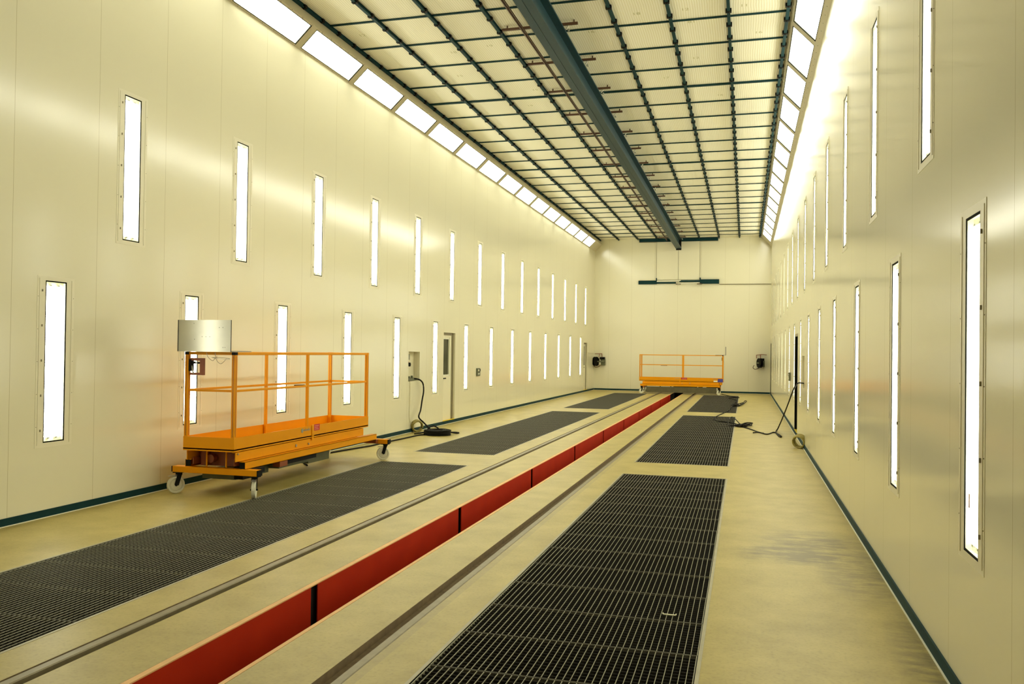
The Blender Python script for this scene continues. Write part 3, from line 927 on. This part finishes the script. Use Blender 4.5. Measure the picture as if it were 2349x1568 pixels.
# black cable out of the left service box, coiled on the floor, then on to the lift
PC = thing('power_cable', 'black power cable coiled below the left service box and running to the near lift', 'cable')
sub([(-6.77, 16.45, 1.12), (-6.66, 16.52, 1.10), (-6.62, 16.60, 1.065), (-6.62, 16.72, 0.987), (-6.62, 16.75, 0.83), (-6.60, 16.62, 0.649), (-6.57, 16.47, 0.455), (-6.50, 16.20, 0.33),
       (-6.44, 16.30, 0.22), (-6.30, 16.22, 0.13), (-6.22, 16.25, 0.05), (-6.16, 16.22, 0.03)], 0.016, 'black power cable looping down from the left service box to the floor')
OFF = Vector((-6.0, 15.98, 0)); t = PC
for L_ in range(4):
    for i in range(4):
        pts = []
        r = 0.13 + 0.043 * i
        for q in range(28):
            a = 2 * PI * q / 28
            pts.append((r * 1.02 * math.cos(a) + 0.008 * math.sin(2 * a + i + L_), r * 0.98 * math.sin(a), 0.016 + 0.026 * L_ + 0.004 * math.sin(3 * a + i)))
        bm = nb(); tube(bm, [Vector(p) + OFF for p in pts], 0.0155, 7, closed=True); obj('cable_loop', bm, M_cable, t, smooth=True)
bm = nb(); tube(bm, [p + OFF for p in smooth_path([(-0.25, 0.0, 0.05), (-0.22, 0.08, 0.13), (-0.13, 0.12, 0.165), (-0.04, 0.12, 0.13), (0.02, 0.06, 0.10)], 6)], 0.014, 7); obj('cable_loop', bm, M_cable, t, smooth=True)
bm = nb(); tube(bm, [p + OFF for p in smooth_path([(0.20, 0.1, 0.06), (0.28, 0.32, 0.02), (0.30, 0.45, 0.016), (0.22, 0.52, 0.016), (0.12, 0.38, 0.03), (0.05, 0.24, 0.06)], 6)], 0.014, 7); obj('cable_loop', bm, M_cable, t, smooth=True)
sub([(-6.17, 15.85, 0.016), (-6.29, 15.66, 0.014), (-6.316, 15.02, 0.014), (-6.35, 14.52, 0.014), (-6.368, 13.98, 0.014), (-6.365, 13.6, 0.014), (-6.45, 13.1, 0.014), (-6.55, 12.42, 0.014), (-6.58, 12.0, 0.014),
       (-6.50, 11.6, 0.014), (-6.35, 11.25, 0.014), (-6.15, 11.0, 0.014)], 0.013, 'black cable lying on the floor from the coiled pile to the left lift')
sub([(-6.17, 16.22, 0.03), (-6.30, 16.3, 0.014), (-6.40, 16.2, 0.014), (-6.46, 15.88, 0.014)], 0.013, 'loose black cable end beside the coiled pile')

# right hand cable
PC = thing('power_cable', 'black power cable trailing from the right service box across the gratings to the far lift', 'cable')
sub([(1.195, 16.62, 1.16), (1.10, 16.62, 1.175), (1.045, 16.75, 1.185), (0.985, 17.15, 1.165), (0.93, 17.6, 1.02), (0.86, 18.2, 0.70), (0.78, 18.9, 0.35), (0.715, 19.6, 0.07), (0.690, 19.75, 0.014), (0.665, 19.25, 0.014),
       (0.69, 18.55, 0.012), (0.72, 18.2, 0.02), (0.74, 18.45, 0.012), (0.66, 19.15, 0.014), (0.60, 19.25, 0.012), (0.462, 18.77, 0.012), (0.304, 19.18, 0.012), (0.10, 20.0, 0.012), (-0.03, 20.4, 0.012), (-0.209, 21.26, 0.012),
       (-0.45, 21.7, 0.012), (-0.631, 21.92, 0.012), (-0.75, 22.4, 0.012), (-0.787, 22.92, 0.012), (-0.70, 24.0, 0.012), (-0.554, 25.33, 0.012), (-0.45, 26.6, 0.012), (-0.419, 27.97, 0.012), (-0.30, 28.9, 0.012), (-0.22, 29.6, 0.012),
       (-0.33, 30.7, 0.012), (-0.255, 31.5, 0.012), (-0.35, 32.6, 0.012), (-0.606, 33.55, 0.012), (-0.45, 34.2, 0.012), (-0.21, 34.11, 0.012), (-0.604, 35.34, 0.012), (-0.822, 36.2, 0.012), (-0.95, 36.6, 0.02)], 0.0135,
      'black cable trailing from the right service box across the gratings to the far lift')
def knot(c, r, seed, label):
    rd = random.Random(seed)
    t = PC; OFF = Vector(c)
    for j in range(3):
        pts = []
        ph = rd.random() * 6; ex = r[0] * (0.7 + 0.5 * rd.random()); ey = r[1] * (0.6 + 0.5 * rd.random())
        for q in range(18):
            a = 2 * PI * q / 18
            pts.append((ex * math.cos(a) + (rd.random() - .5) * .02 + .06 * j, ey * math.sin(a + 0.5 * j) + (rd.random() - .5) * .05, 0.016 + 0.022 * j + 0.008 * math.sin(2 * a + ph)))
        bm = nb(); tube(bm, [Vector(p) + OFF for p in pts], 0.0125, 6, closed=True); obj('cable_loop', bm, M_cable, t, smooth=True)
    return t
knot((-0.08, 20.75, 0), (0.16, 0.45), 3, 'tangled loop of black cable at the right edge of the middle grating')
knot((-0.30, 28.9, 0), (0.13, 0.75), 5, 'tangled black cable on the farthest right grating')
sub([(-0.1, 20.66, 0.05), (-0.25, 21.9, 0.10), (-0.338, 22.81, 0.06), (-0.39, 22.0, 0.04), (-0.37, 20.7, 0.03), (-0.25, 20.45, 0.03), (-0.1, 20.8, 0.05)], 0.012, 'loop of black cable standing up on the middle right grating')
sub([(0.0, 20.6, 0.03), (0.07, 20.98, 0.03), (0.17, 20.98, 0.014)], 0.012, 'short black cable end pointing to the right wall')
sub([(-0.22, 28.9, 0.03), (-0.1, 29.0, 0.03), (0.0, 30.3, 0.03), (0.06, 31.6, 0.02), (0.0, 31.9, 0.014), (-0.05, 30.6, 0.014), (-0.12, 29.6, 0.02)], 0.012, 'thin black cable loop beside the farthest right grating')
sub([(0.18, 18.97, 0.014), (0.28, 19.05, 0.02), (0.40, 18.95, 0.014)], 0.012, 'loose black cable tip on the floor near the right doorway')

# ------------------------------------------------------------------ far wall: beam pocket doors, rail, pipe
YF = YW - 0.002
t = thing('pocket_beam', 'dark teal horizontal beam fixed under the ceiling on the far wall', 'beam', (-2.94, YF, 6.72))
bm = nb(); box(bm, -1.735, -0.12, 0.015, 1.735, 0, 0.155); obj('beam', bm, M_teal, t)
bm = nb(); box(bm, -1.735, -0.09, 0, -0.97, 0, 0.015); box(bm, 0.96, -0.09, 0, 1.735, 0, 0.015); obj('lip', bm, M_jamb, t)
t = thing('hatch_door', 'pale twin leaf hatch below the central beam on the far wall', 'hatch', (-2.93, YF, 5.03))
for sg, nm in ((-1, 'l'), (1, 'r')):
    bm = nb(); x0, x1 = (-0.955, -0.008) if sg < 0 else (0.008, 0.935)
    box(bm, x0, -0.045, 0, x1, -0.0, 1.70); obj('leaf', bm, M_leaf, t)
bm = nb(); box(bm, -0.008, -0.03, 0, 0.008, -0.0, 1.70); obj('joint_strip', bm, M_jamb, t)
bm = nb(); box(bm, -0.965, -0.03, 0, -0.955, 0, 1.70); box(bm, 0.935, -.03, 0, 0.945, 0, 1.70); obj('edge_strip', bm, M_jamb, t)
t = thing('hatch_rail', 'dark teal sliding rail below the pale hatch on the far wall', 'rail', (-2.93, YF, 4.83))
bm = nb(); box(bm, -1.765, -0.10, 0.0, -0.95, 0, 0.15); obj('rail_arm', bm, M_teal, t)
bm = nb(); box(bm, -1.765, -0.11, 0.165, -0.95, 0, 0.19); obj('top_strip', bm, M_reveal, t)
bm = nb(); box(bm, -0.95, -0.08, 0.02, -0.10, 0, 0.09); obj('rail_arm', bm, M_teal, t)
bm = nb(); box(bm, 0.95, -0.12, 0.0, 1.785, 0, 0.19); obj('rail_arm', bm, M_teal, t)
bm = nb(); box(bm, 0.06, -0.10, 0.085, 0.95, 0, 0.16); obj('rail_arm', bm, M_teal, t)
bm = nb(); cyl(bm, (-0.93, -0.14, 0.115), (0.12, -0.14, 0.145), 0.018, 8); cyl(bm, (0.0, -0.14, 0.02), (0.95, -0.14, 0.045), 0.018, 8); obj('push_rod', bm, M_white, t)
bm = nb(); box(bm, -0.975, -0.13, 0.15, -0.94, -0.05, 0.27); box(bm, 0.95, -0.13, 0.15, 0.99, -0.05, 0.27); obj('guide_lug', bm, M_teal, t)
bm = nb()
for cx in (0.02, 0.95):
    tube(bm, [(cx + 0.11 * math.cos(a * PI / 8), -0.15, -0.015 + 0.028 * math.sin(a * PI / 8)) for a in range(16)], 0.010, 6, closed=True)
obj('ring', bm, M_brown, t)
bm = nb(); cyl(bm, (-1.13, YF - 0.03, 4.80), (WR - 0.01, YF - 0.03, 4.795), 0.016, 8)
tag(obj('conduit', bm, M_jamb), 'thin horizontal conduit on the far wall from the hatch rail to the right corner', 'conduit')

# hose reels on the far wall
def hose_reel(x, z, s_, label):
    t = thing('hose_reel', label, 'hose reel', (x, YF, z))
    Rm = Matrix.Rotation(0.45 * s_, 4, 'Z')
    bm = nb()
    def P(v): return Rm @ Vector(v)
    cyl(bm, P((-0.05, -0.24, 0)), P((-0.035, -0.24, 0)), 0.21, 24); cyl(bm, P((0.05, -0.24, 0)), P((0.065, -0.24, 0)), 0.21, 24); cyl(bm, P((-0.035, -0.24, 0)), P((0.05, -0.24, 0)), 0.15, 20)
    obj('drum', bm, M_black, t)
    bm = nb(); box(bm, -0.02, -0.26, -0.03, 0.30, -0.0, 0.03); box(bm, 0.16, -0.20, -0.17, 0.32, -0.001, 0.10); obj('bracket', bm, M_tray, t)
    bm = nb(); cyl(bm, (0.14, -0.26, 0.15), (0.14, -0.20, 0.15), 0.055, 14); cyl(bm, (0.24, -0.24, 0.14), (0.24, -0.17, 0.14), 0.045, 14); box(bm, .10, -.20, .09, .30, -.001, .20); obj('pressure_gauge', bm, M_black, t)
    bm = nb(); box(bm, 0.05, -.21, -.14, .14, -.10, -.04); cyl(bm, (0.095, -0.16, -0.04), (0.095, -0.16, 0.09), 0.035, 12); obj('filter_bowl', bm, M_nylon, t)
    bm = nb(); tube(bm, smooth_path([(-0.12, -0.2, -0.10), (-0.17, -0.2, -0.2), (-0.10, -0.2, -0.27), (0.02, -.2, -.25), (0.10, -0.18, -0.2)], 5), 0.016, 6); obj('hose_end', bm, M_brown, t)
    bm = nb()
    if s_ < 0:
        tube(bm, smooth_path([(-0.17, -0.05, 0.345), (-0.05, -0.05, 0.35), (0.14, -0.05, 0.355), (0.16, -.05, .34), (0.165, -0.05, 0.2)], 4), 0.014, 6)
        tube(bm, [(0.04, -0.05, 0.355), (0.05, -0.1, 0.28), (0.04, -0.2, 0.2)], 0.014, 6); 
    else:
        tube(bm, smooth_path([(0.40, -0.05, 0.36), (0.2, -0.05, 0.37), (-0.02, -0.05, 0.345), (-0.03, -0.05, 0.33), (-0.03, -0.05, 0.2)], 4), 0.014, 6)
        tube(bm, [(0.14, -0.05, 0.36), (0.14, -0.1, 0.28), (0.14, -0.2, 0.2)], 0.014, 6)
    obj('feed_pipe', bm, M_yelD, t)
    return t
hose_reel(-6.49, 1.31, -1, 'black hose reel with pipework on the far wall beside the left corner')
hose_reel(0.50, 1.35, 1, 'black hose reel with pipework on the far wall beside the right corner')

# ------------------------------------------------------------------ mobile scissor lifts
def caster(parent, x, y, az):
    """white nylon wheel, zinc swivel fork; az = azimuth of the wheel axle"""
    ax = Vector((math.cos(az), math.sin(az), 0)); fw = Vector((-math.sin(az), math.cos(az), 0))
    c0 = Vector((x, y, 0)); wc = c0 + fw * 0.035
    bm = nb()
    box(bm, x - 0.055, y - 0.045, 0.240, x + 0.055, y + 0.045, 0.250)
    cyl(bm, c0 + Vector((0, 0, 0.226)), c0 + Vector((0, 0, 0.240)), 0.038, 16)
    for sg in (-1, 1):
        top = c0 + ax * (0.030 * sg) + Vector((0, 0, 0.225)); bot = wc + ax * (0.030 * sg) + Vector((0, 0, 0.10))
        bar(bm, top, bot, 0.05, 0.005, up=ax)
    bar(bm, c0 - ax * .033 + Vector((0, 0, .222)), c0 + ax * .033 + Vector((0, 0, .222)), 0.06, 0.006)
    cyl(bm, wc - ax * 0.042 + Vector((0, 0, 0.10)), wc + ax * 0.042 + Vector((0, 0, 0.10)), 0.010, 8)
    fk = obj('caster', bm, M_black, parent)
    bm = nb()
    q = Vector((1, 0, 0)).rotation_difference(ax).to_matrix().to_4x4()
    mt = Matrix.Translation(wc + Vector((0, 0, 0.101))) @ q
    lathe(bm, [(0.018, -0.022), (0.060, -0.020), (0.072, -0.012), (0.080, -0.024), (0.096, -0.022), (0.101, -0.012), (0.101, 0.012), (0.096, 0.022), (0.080, 0.024), (0.072, 0.012), (0.060, 0.020), (0.018, 0.022)], 28, mt)
    obj('wheel', bm, M_nylon, fk, smooth=False)
    bm = nb(); bar(bm, c0 + fw * 0.02 + Vector((0, 0, 0.215)), c0 + fw * 0.12 + Vector((0, 0, 0.205)), 0.045, 0.006); obj('brake_pedal', bm, M_steel, fk)
    return fk

def lift(loc, rotz, label, azs, near):
    """long axis local y; board end at -y; half length 1.75, half width 0.34"""
    t = thing('platform_lift', label, 'platform lift', loc, rotz, None)
    hx, y0, y1 = 0.335, -1.75, 1.75
    YB_ = 1.92 if near else 1.70
    # platform tray: deck + toe boards
    bm = nb(); box(bm, -hx, y0, 0.545, hx, y1, 0.560); obj('deck', bm, M_yel, t)
    bm = nb(); th = 0.004
    box(bm, -hx, y0, 0.530, hx, y0 + th, 0.690); obj('toe_board', bm, M_yel, t)
    bm = nb(); box(bm, -hx, y1 - th, 0.530, hx, y1, 0.690); obj('toe_board', bm, M_yel, t)
    bm = nb(); box(bm, -hx, y0 + th, 0.530, -hx + th, y1 - th, 0.690); obj('toe_board', bm, M_yel, t)
    bm = nb(); box(bm, hx - th, y0 + th, 0.530, hx, y1 - th, 0.690); obj('toe_board', bm, M_yel, t)
    # posts
    for px in (-hx + 0.026, hx - 0.026):
        for py in (y0 + 0.026, y1 - 0.026):
            bm = nb(); box(bm, px - 0.022, py - 0.022, 0.560, px + 0.022, py + 0.022, 1.635)
            sl_x = px - 0.003; box(bm, sl_x, py - .0225, .56, sl_x + .004, py - .022, 1.63)
            po = obj('corner_post', bm, M_yel, t, bevel=0.004)
            bm = nb()
            box(bm, px - 0.005, py - 0.0235, 0.70, px + 0.001, py - 0.0222, 1.62); box(bm, px - .0235, py - .003, 0.70, px - .0222, py + .003, 1.62); box(bm, px + .0222, py - .003, 0.70, px + .0235, py + .003, 1.62)
            obj('slot', bm, M_yelD, po)
        bm = nb(); box(bm, px - 0.016, -0.095, 0.560, px + 0.016, -0.055, 1.635); obj('middle_post', bm, M_yel, t, bevel=0.003)
        bm = nb(); box(bm, px - 0.019, y0 + .048, 1.630, px + 0.019, y1 - .048, 1.662); obj('top_rail', bm, M_yel, t, bevel=0.004)
        bm = nb(); box(bm, px - 0.012, y0 + .048, 1.208, px + 0.012, y1 - .048, 1.234); obj('middle_rail', bm, M_yel, t, bevel=0.003)
        for cy_ in (y0 + .026, y1 - .026):
            bm = nb(); box(bm, px - .024, cy_ - .024, 1.63, px + .024, cy_ + .024, 1.664); obj('corner_cap', bm, M_black if cy_ < 0 else M_yel, t)
    for py in (y0 + 0.026, y1 - 0.026):
        bm = nb(); box(bm, -hx + .05, py - 0.019, 1.630, hx - .05, py + 0.019, 1.662); obj('top_rail', bm, M_yel, t, bevel=0.004)
        bm = nb(); box(bm, -hx + .05, py - 0.012, 1.208, hx - .05, py + 0.012, 1.234); obj('middle_rail', bm, M_yel, t, bevel=0.003)
    # scissor package: outer side plates, folded arms
    for sg in (-1, 1):
        bm = nb(); xa = sg * 0.325
        box(bm, min(xa, xa - sg * 0.012), y0 + 0.05, 0.412, max(xa, xa - sg * 0.012), y1 - 0.14, 0.520)
        box(bm, min(xa - sg * .012, xa - sg * 0.05), y0 + 0.05, 0.515, max(xa - sg * .012, xa - sg * 0.05), y1 - 0.14, 0.520)
        sa = obj('scissor_arm', bm, M_yel, t, bevel=0.003)
        bm = nb(); cyl(bm, (xa, -.38, .465), (xa + sg * .012, -.38, .465), .018, 12); cyl(bm, (xa, -.06, .455), (xa + sg * .014, -.06, .455), .014, 12); cyl(bm, (xa, y0 + .09, .50), (xa + sg * .012, y0 + .09, .50), .010, 10)
        obj('pivot_pin', bm, M_steel, sa)
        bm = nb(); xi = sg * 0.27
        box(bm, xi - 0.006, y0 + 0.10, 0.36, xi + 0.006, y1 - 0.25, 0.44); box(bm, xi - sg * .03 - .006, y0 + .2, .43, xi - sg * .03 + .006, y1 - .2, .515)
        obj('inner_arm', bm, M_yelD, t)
        # base channel
        bm = nb(); xo = sg * 0.400
        a_, b_x = min(xo, xo - sg * 0.08), max(xo, xo - sg * 0.08)
        box(bm, min(xo, xo - sg * .005), y0 + 0.13, 0.322, max(xo, xo - sg * .005), YB_, 0.408)
        box(bm, a_, y0 + 0.13, 0.322, b_x, YB_, 0.327); box(bm, a_, y0 + .13, .403, b_x, YB_, .408)
        ch = obj('base_channel', bm, M_yel, t)
        bm = nb(); box(bm, a_ + .006, y0 + 0.128, 0.328, b_x - .006, y0 + 0.134, 0.402); obj('open_end', bm, M_black, ch)
        # rod rails at the board end
        bm = nb(); cyl(bm, (sg * 0.13, y0 + 0.16, 0.33), (sg * 0.13, y0 + 0.16, 0.545), 0.010, 8); obj('support_rod', bm, M_yel, t)
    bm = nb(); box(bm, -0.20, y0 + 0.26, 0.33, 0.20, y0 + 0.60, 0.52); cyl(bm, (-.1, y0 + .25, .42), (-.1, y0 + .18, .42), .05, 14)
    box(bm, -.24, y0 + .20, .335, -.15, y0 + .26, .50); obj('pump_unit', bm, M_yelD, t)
    bm = nb(); cyl(bm, (0, y0 + .65, .40), (0, 0.6, .42), .045, 14); cyl(bm, (0, 0.6, .42), (0, 1.3, .44), .022, 12); obj('hydraulic_ram', bm, M_black, t)
    bm = nb(); tube(bm, smooth_path([(-.30, y0 + .2, .53), (-.335, y0 + .16, .48), (-.335, y0 + .16, .42), (-.29, y0 + .2, .40)], 5), .008, 6); obj('hose', bm, M_black, t)
    # cross beams carrying the casters
    YR_ = 1.97 if near else 1.56
    for cyy, ext in ((y0 + 0.11, 0.0), (YR_, 0.02)):
        bm = nb(); box(bm, -0.56, cyy, 0.252, 0.56, cyy + 0.10, 0.322); cb_ = obj('cross_beam', bm, M_yel, t, bevel=0.003)
        bm = nb(); box(bm, 0.5605, cyy + .004, 0.254, 0.575, cyy + 0.096, 0.320); box(bm, -0.575, cyy + .004, 0.254, -0.5605, cyy + 0.096, 0.320); obj('end_plate', bm, M_black, cb_)
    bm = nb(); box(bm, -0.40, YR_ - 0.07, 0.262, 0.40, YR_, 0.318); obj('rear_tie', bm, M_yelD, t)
    bm = nb(); box(bm, 0.28, y0 + 0.22, 0.262, 0.46, y0 + 0.44, 0.320); obj('jack_pad', bm, M_black, t)
    bm = nb(); box(bm, 0.30, -.88, .255, .40, -.70, .321); obj('jack_pad', bm, M_yelD, t)
    bm = nb(); box(bm, -0.36, y0 + 0.40, 0.150, 0.10, y0 + 1.10, 0.245); box(bm, -0.30, y0 + 1.1, .20, .25, 0.30, .318); obj('battery_tray', bm, M_tray, t)
    bm = nb(); box(bm, 0.10, y0 + 0.36, 0.165, 0.22, y0 + 0.70, 0.318); obj('control_case', bm, M_black, t)
    bm = nb(); box(bm, .28, -.65, .262, .36, .1, .321); obj('side_tie', bm, M_black, t)
    bm = nb(); box(bm, -0.30, 0.35, 0.13, 0.10, 0.95, 0.245); box(bm, -.12, .4, .245, -.08, .45, .321); box(bm, -.12, .85, .245, -.08, .9, .321); box(bm, -.12, .4, .245, .0, .9, .25); obj('cable_tray', bm, M_tray, t)
    wx = 0.505
    caster(t, -wx, y0 + 0.16, azs[0]); caster(t, wx, y0 + 0.16, azs[1]); caster(t, -wx, YR_ + .05, azs[2]); caster(t, wx, YR_ + .05, azs[3])
    if not near:
        bm = nb(); box(bm, -0.42, -1.46, 0.055, -0.405, 1.44, 0.30); obj('skirt', bm, M_skirt, t)
        bm = nb(); box(bm, -0.40, -1.46, 0.055, 0.30, -1.44, 0.25); obj('skirt', bm, M_skirt, t)
    # gate latch plate, sticker, scribbled maker mark
    for sg in ((1,) if near else (-1,)):
        bm = nb(); box(bm, sg * (hx + .001) - .004, 0.0 + .005, 0.50, sg * (hx + .001) + .010, 0.055, 0.700); obj('latch_plate', bm, M_yel, t, bevel=.002)
        bm = nb(); ya, yb = (0.065, 0.225) if near else (-0.27, -0.02)
        X_ = sg * (hx + 0.0015)
        box(bm, X_ - .001, ya, 0.617, X_ + .001, yb, 0.700); st = obj('sticker', bm, M_red, t)
        bm = nb()
        for r_ in range(3): box(bm, X_ + sg * .0012 - .0004, ya + .02, .632 + .022 * r_, X_ + sg * .0012 + .0004, yb - .03 - .02 * (r_ % 2), .638 + .022 * r_)
        obj('print', bm, M_pink, st)
        bm = nb(); ya = -0.24 if near else 0.04
        for i in range(12):
            hgt = (0.012, 0.03, 0.008, 0.02)[i % 4]
            box(bm, X_ - .001, ya + .018 * i, .640 - hgt * .3, X_ + .001, ya + .018 * i + .011, .640 + hgt)
        cyl(bm, (X_, ya, .642), (X_ + sg * .003, ya, .642), .028, 10)
        obj('maker_mark', bm, M_grey, t)
    if not near:
        X_ = -(hx + 0.0015)
        bm = nb(); box(bm, X_ - .001, -1.74, 0.535, X_ + .001, -1.53, 0.675); obj('blue_plate', bm, M_blue, t)
        bm = nb(); box(bm, X_ - .001, -1.52, 0.545, X_ + .001, -1.36, 0.600); obj('white_plate', bm, M_white, t)
        bm = nb()
        for i in range(6): box(bm, X_ - .001, -1.50 + .03 * i, .65, X_ + .001, -1.48 + .03 * i, .672)
        obj('serial_print', bm, M_grey, t)
    # gate handle on the inner rail
    bm = nb(); cyl(bm, (-hx + .05 if near else hx - .05, 0.62, 1.19), (-hx + .05 if near else hx - .05, 0.90, 1.185), 0.008, 8); obj('gate_bolt', bm, M_black, t)
    # control handset in its brown bracket on the -x corner post at the board end
    bm = nb(); cx = -hx + 0.055
    yb = y0 + 0.02
    box(bm, cx, yb, 1.560, cx + 0.185, yb + 0.03, 1.590); box(bm, cx, yb, 1.395, cx + 0.185, yb + .03, 1.422); box(bm, cx + 0.135, yb, 1.422, cx + 0.185, yb + .03, 1.560)
    br = obj('handset_bracket', bm, M_yelD, t)
    bm = nb(); box(bm, cx - .008, yb - .01, 1.44, cx + 0.02, yb + .05, 1.575); box(bm, cx + .02, yb + .0, 1.525, cx + .05, yb + .04, 1.55); cyl(bm, (cx + .03, yb + .02, 1.535), (cx + .10, yb + .02, 1.535), .006, 8); cyl(bm, (cx + .10, yb + .02, 1.535), (cx + .145, yb + .02, 1.535), .012, 10)
    obj('handset', bm, M_black, t)
    bm = nb(); tube(bm, smooth_path([(cx + .02, yb + .01, 1.50), (cx + .035, yb, 1.46), (cx + .05, yb, 1.42), (cx + .06, yb + .01, 1.40)], 5), .007, 6); obj('coiled_lead', bm, M_steel, t)
    return t

L1 = (-5.895, 10.04)
lift((L1[0], L1[1], 0), 0, 'long orange-yellow scissor lift platform on white casters by the left wall', (2.55, 3.6, 2.4, 2.05), True)
L2 = (-2.63, 36.45)
lift((L2[0], L2[1], 0), PI / 2, 'orange-yellow scissor lift platform standing across the track before the far wall', (0.9, 1.2, 0.7, 1.9), False)

def board(loc, rotz, label, wires):
    """bent aluminium sheet: upright plate plus a foot turned inwards (+y)"""
    t = thing('metal_sheet', label, 'metal sheet', loc, rotz)
    bm = nb()
    # gently bowed upright
    n = 16; Wb = 0.345
    xs_ = [-Wb + 2 * Wb * i / n for i in range(n + 1)]
    f = lambda x: -0.012 * (1 - (x / Wb) ** 2) 
    for z0, z1 in ((0.0, 0.36),):
        fr = [[bm.verts.new((x, f(x) + o_, z)) for z in (z0, z1)] for x in xs_ for o_ in (0.0,)]
        bk = [[bm.verts.new((x, f(x) + 0.004, z)) for z in (z0, z1)] for x in xs_]
        for i in range(n):
            bm.faces.new((fr[i][0], fr[i + 1][0], fr[i + 1][1], fr[i][1])); bm.faces.new((bk[i][0], bk[i][1], bk[i + 1][1], bk[i + 1][0]))
            bm.faces.new((fr[i][1], fr[i + 1][1], bk[i + 1][1], bk[i][1])); bm.faces.new((fr[i][0], bk[i][0], bk[i + 1][0], fr[i + 1][0]))
        for i in (0, n): bm.faces.new((fr[i][0], fr[i][1], bk[i][1], bk[i][0]))
    obj('upright_plate', bm, M_alu, t, smooth=False)
    bm = nb(); box(bm, -Wb, 0.004, 0.0, Wb, 0.42, 0.004); obj('foot_plate', bm, M_alu, t)
    bm = nb()
    box(bm, -Wb, 0.005, 0.0045, Wb, 0.41, 0.009)
    box(bm, Wb, -0.002, 0.0, Wb + .003, 0.008, 0.36)
    box(bm, -Wb - .003, -0.006, 0.0, -Wb, 0.010, 0.36); box(bm, -Wb - .003, .010, 0.0, -Wb, 0.42, 0.008)
    obj('dark_edge', bm, M_black, t)
    bm = nb()
    for px, pz in ((-0.02, .17), (0.03, .17), (0.08, .17), (0.20, .275), (0.245, .275), (-.13, .32), (-.12, .14), (.25, .05), (.275, .05)):
        cyl(bm, (px, f(px) - .0015, pz), (px, f(px) + .001, pz), 0.004, 8)
    obj('holes', bm, M_black, t)
    if wires:
        bm = nb()
        tube(bm, smooth_path([(0.02, 0.02, -0.01), (0.04, 0.02, -0.06), (0.09, 0.03, -0.10), (0.12, .03, -.08), (.15, .03, -.055)], 6), .003, 5)
        tube(bm, smooth_path([(0.13, 0.02, -0.01), (0.15, 0.02, -0.09), (0.20, 0.03, -0.135), (0.26, .03, -.09), (.27, .03, -.07)], 6), .003, 5)
        tube(bm, smooth_path([(0.08, 0.03, -0.065), (0.22, 0.03, -0.066), (0.32, .03, -.075), (.25, .03, -.085), (.10, .03, -.07)], 4), .003, 5)
        obj('wire_loop', bm, M_steel, t)
    return t
board((L1[0] - 0.02, L1[1] - 1.83, 1.665), 0, 'upright aluminium sheet bent at the foot, standing on the end rail of the left lift', True)
board((L2[0] + 1.84, L2[1], 1.665), PI / 2, 'bent aluminium sheet seen edge on, on the right end of the far lift', False)
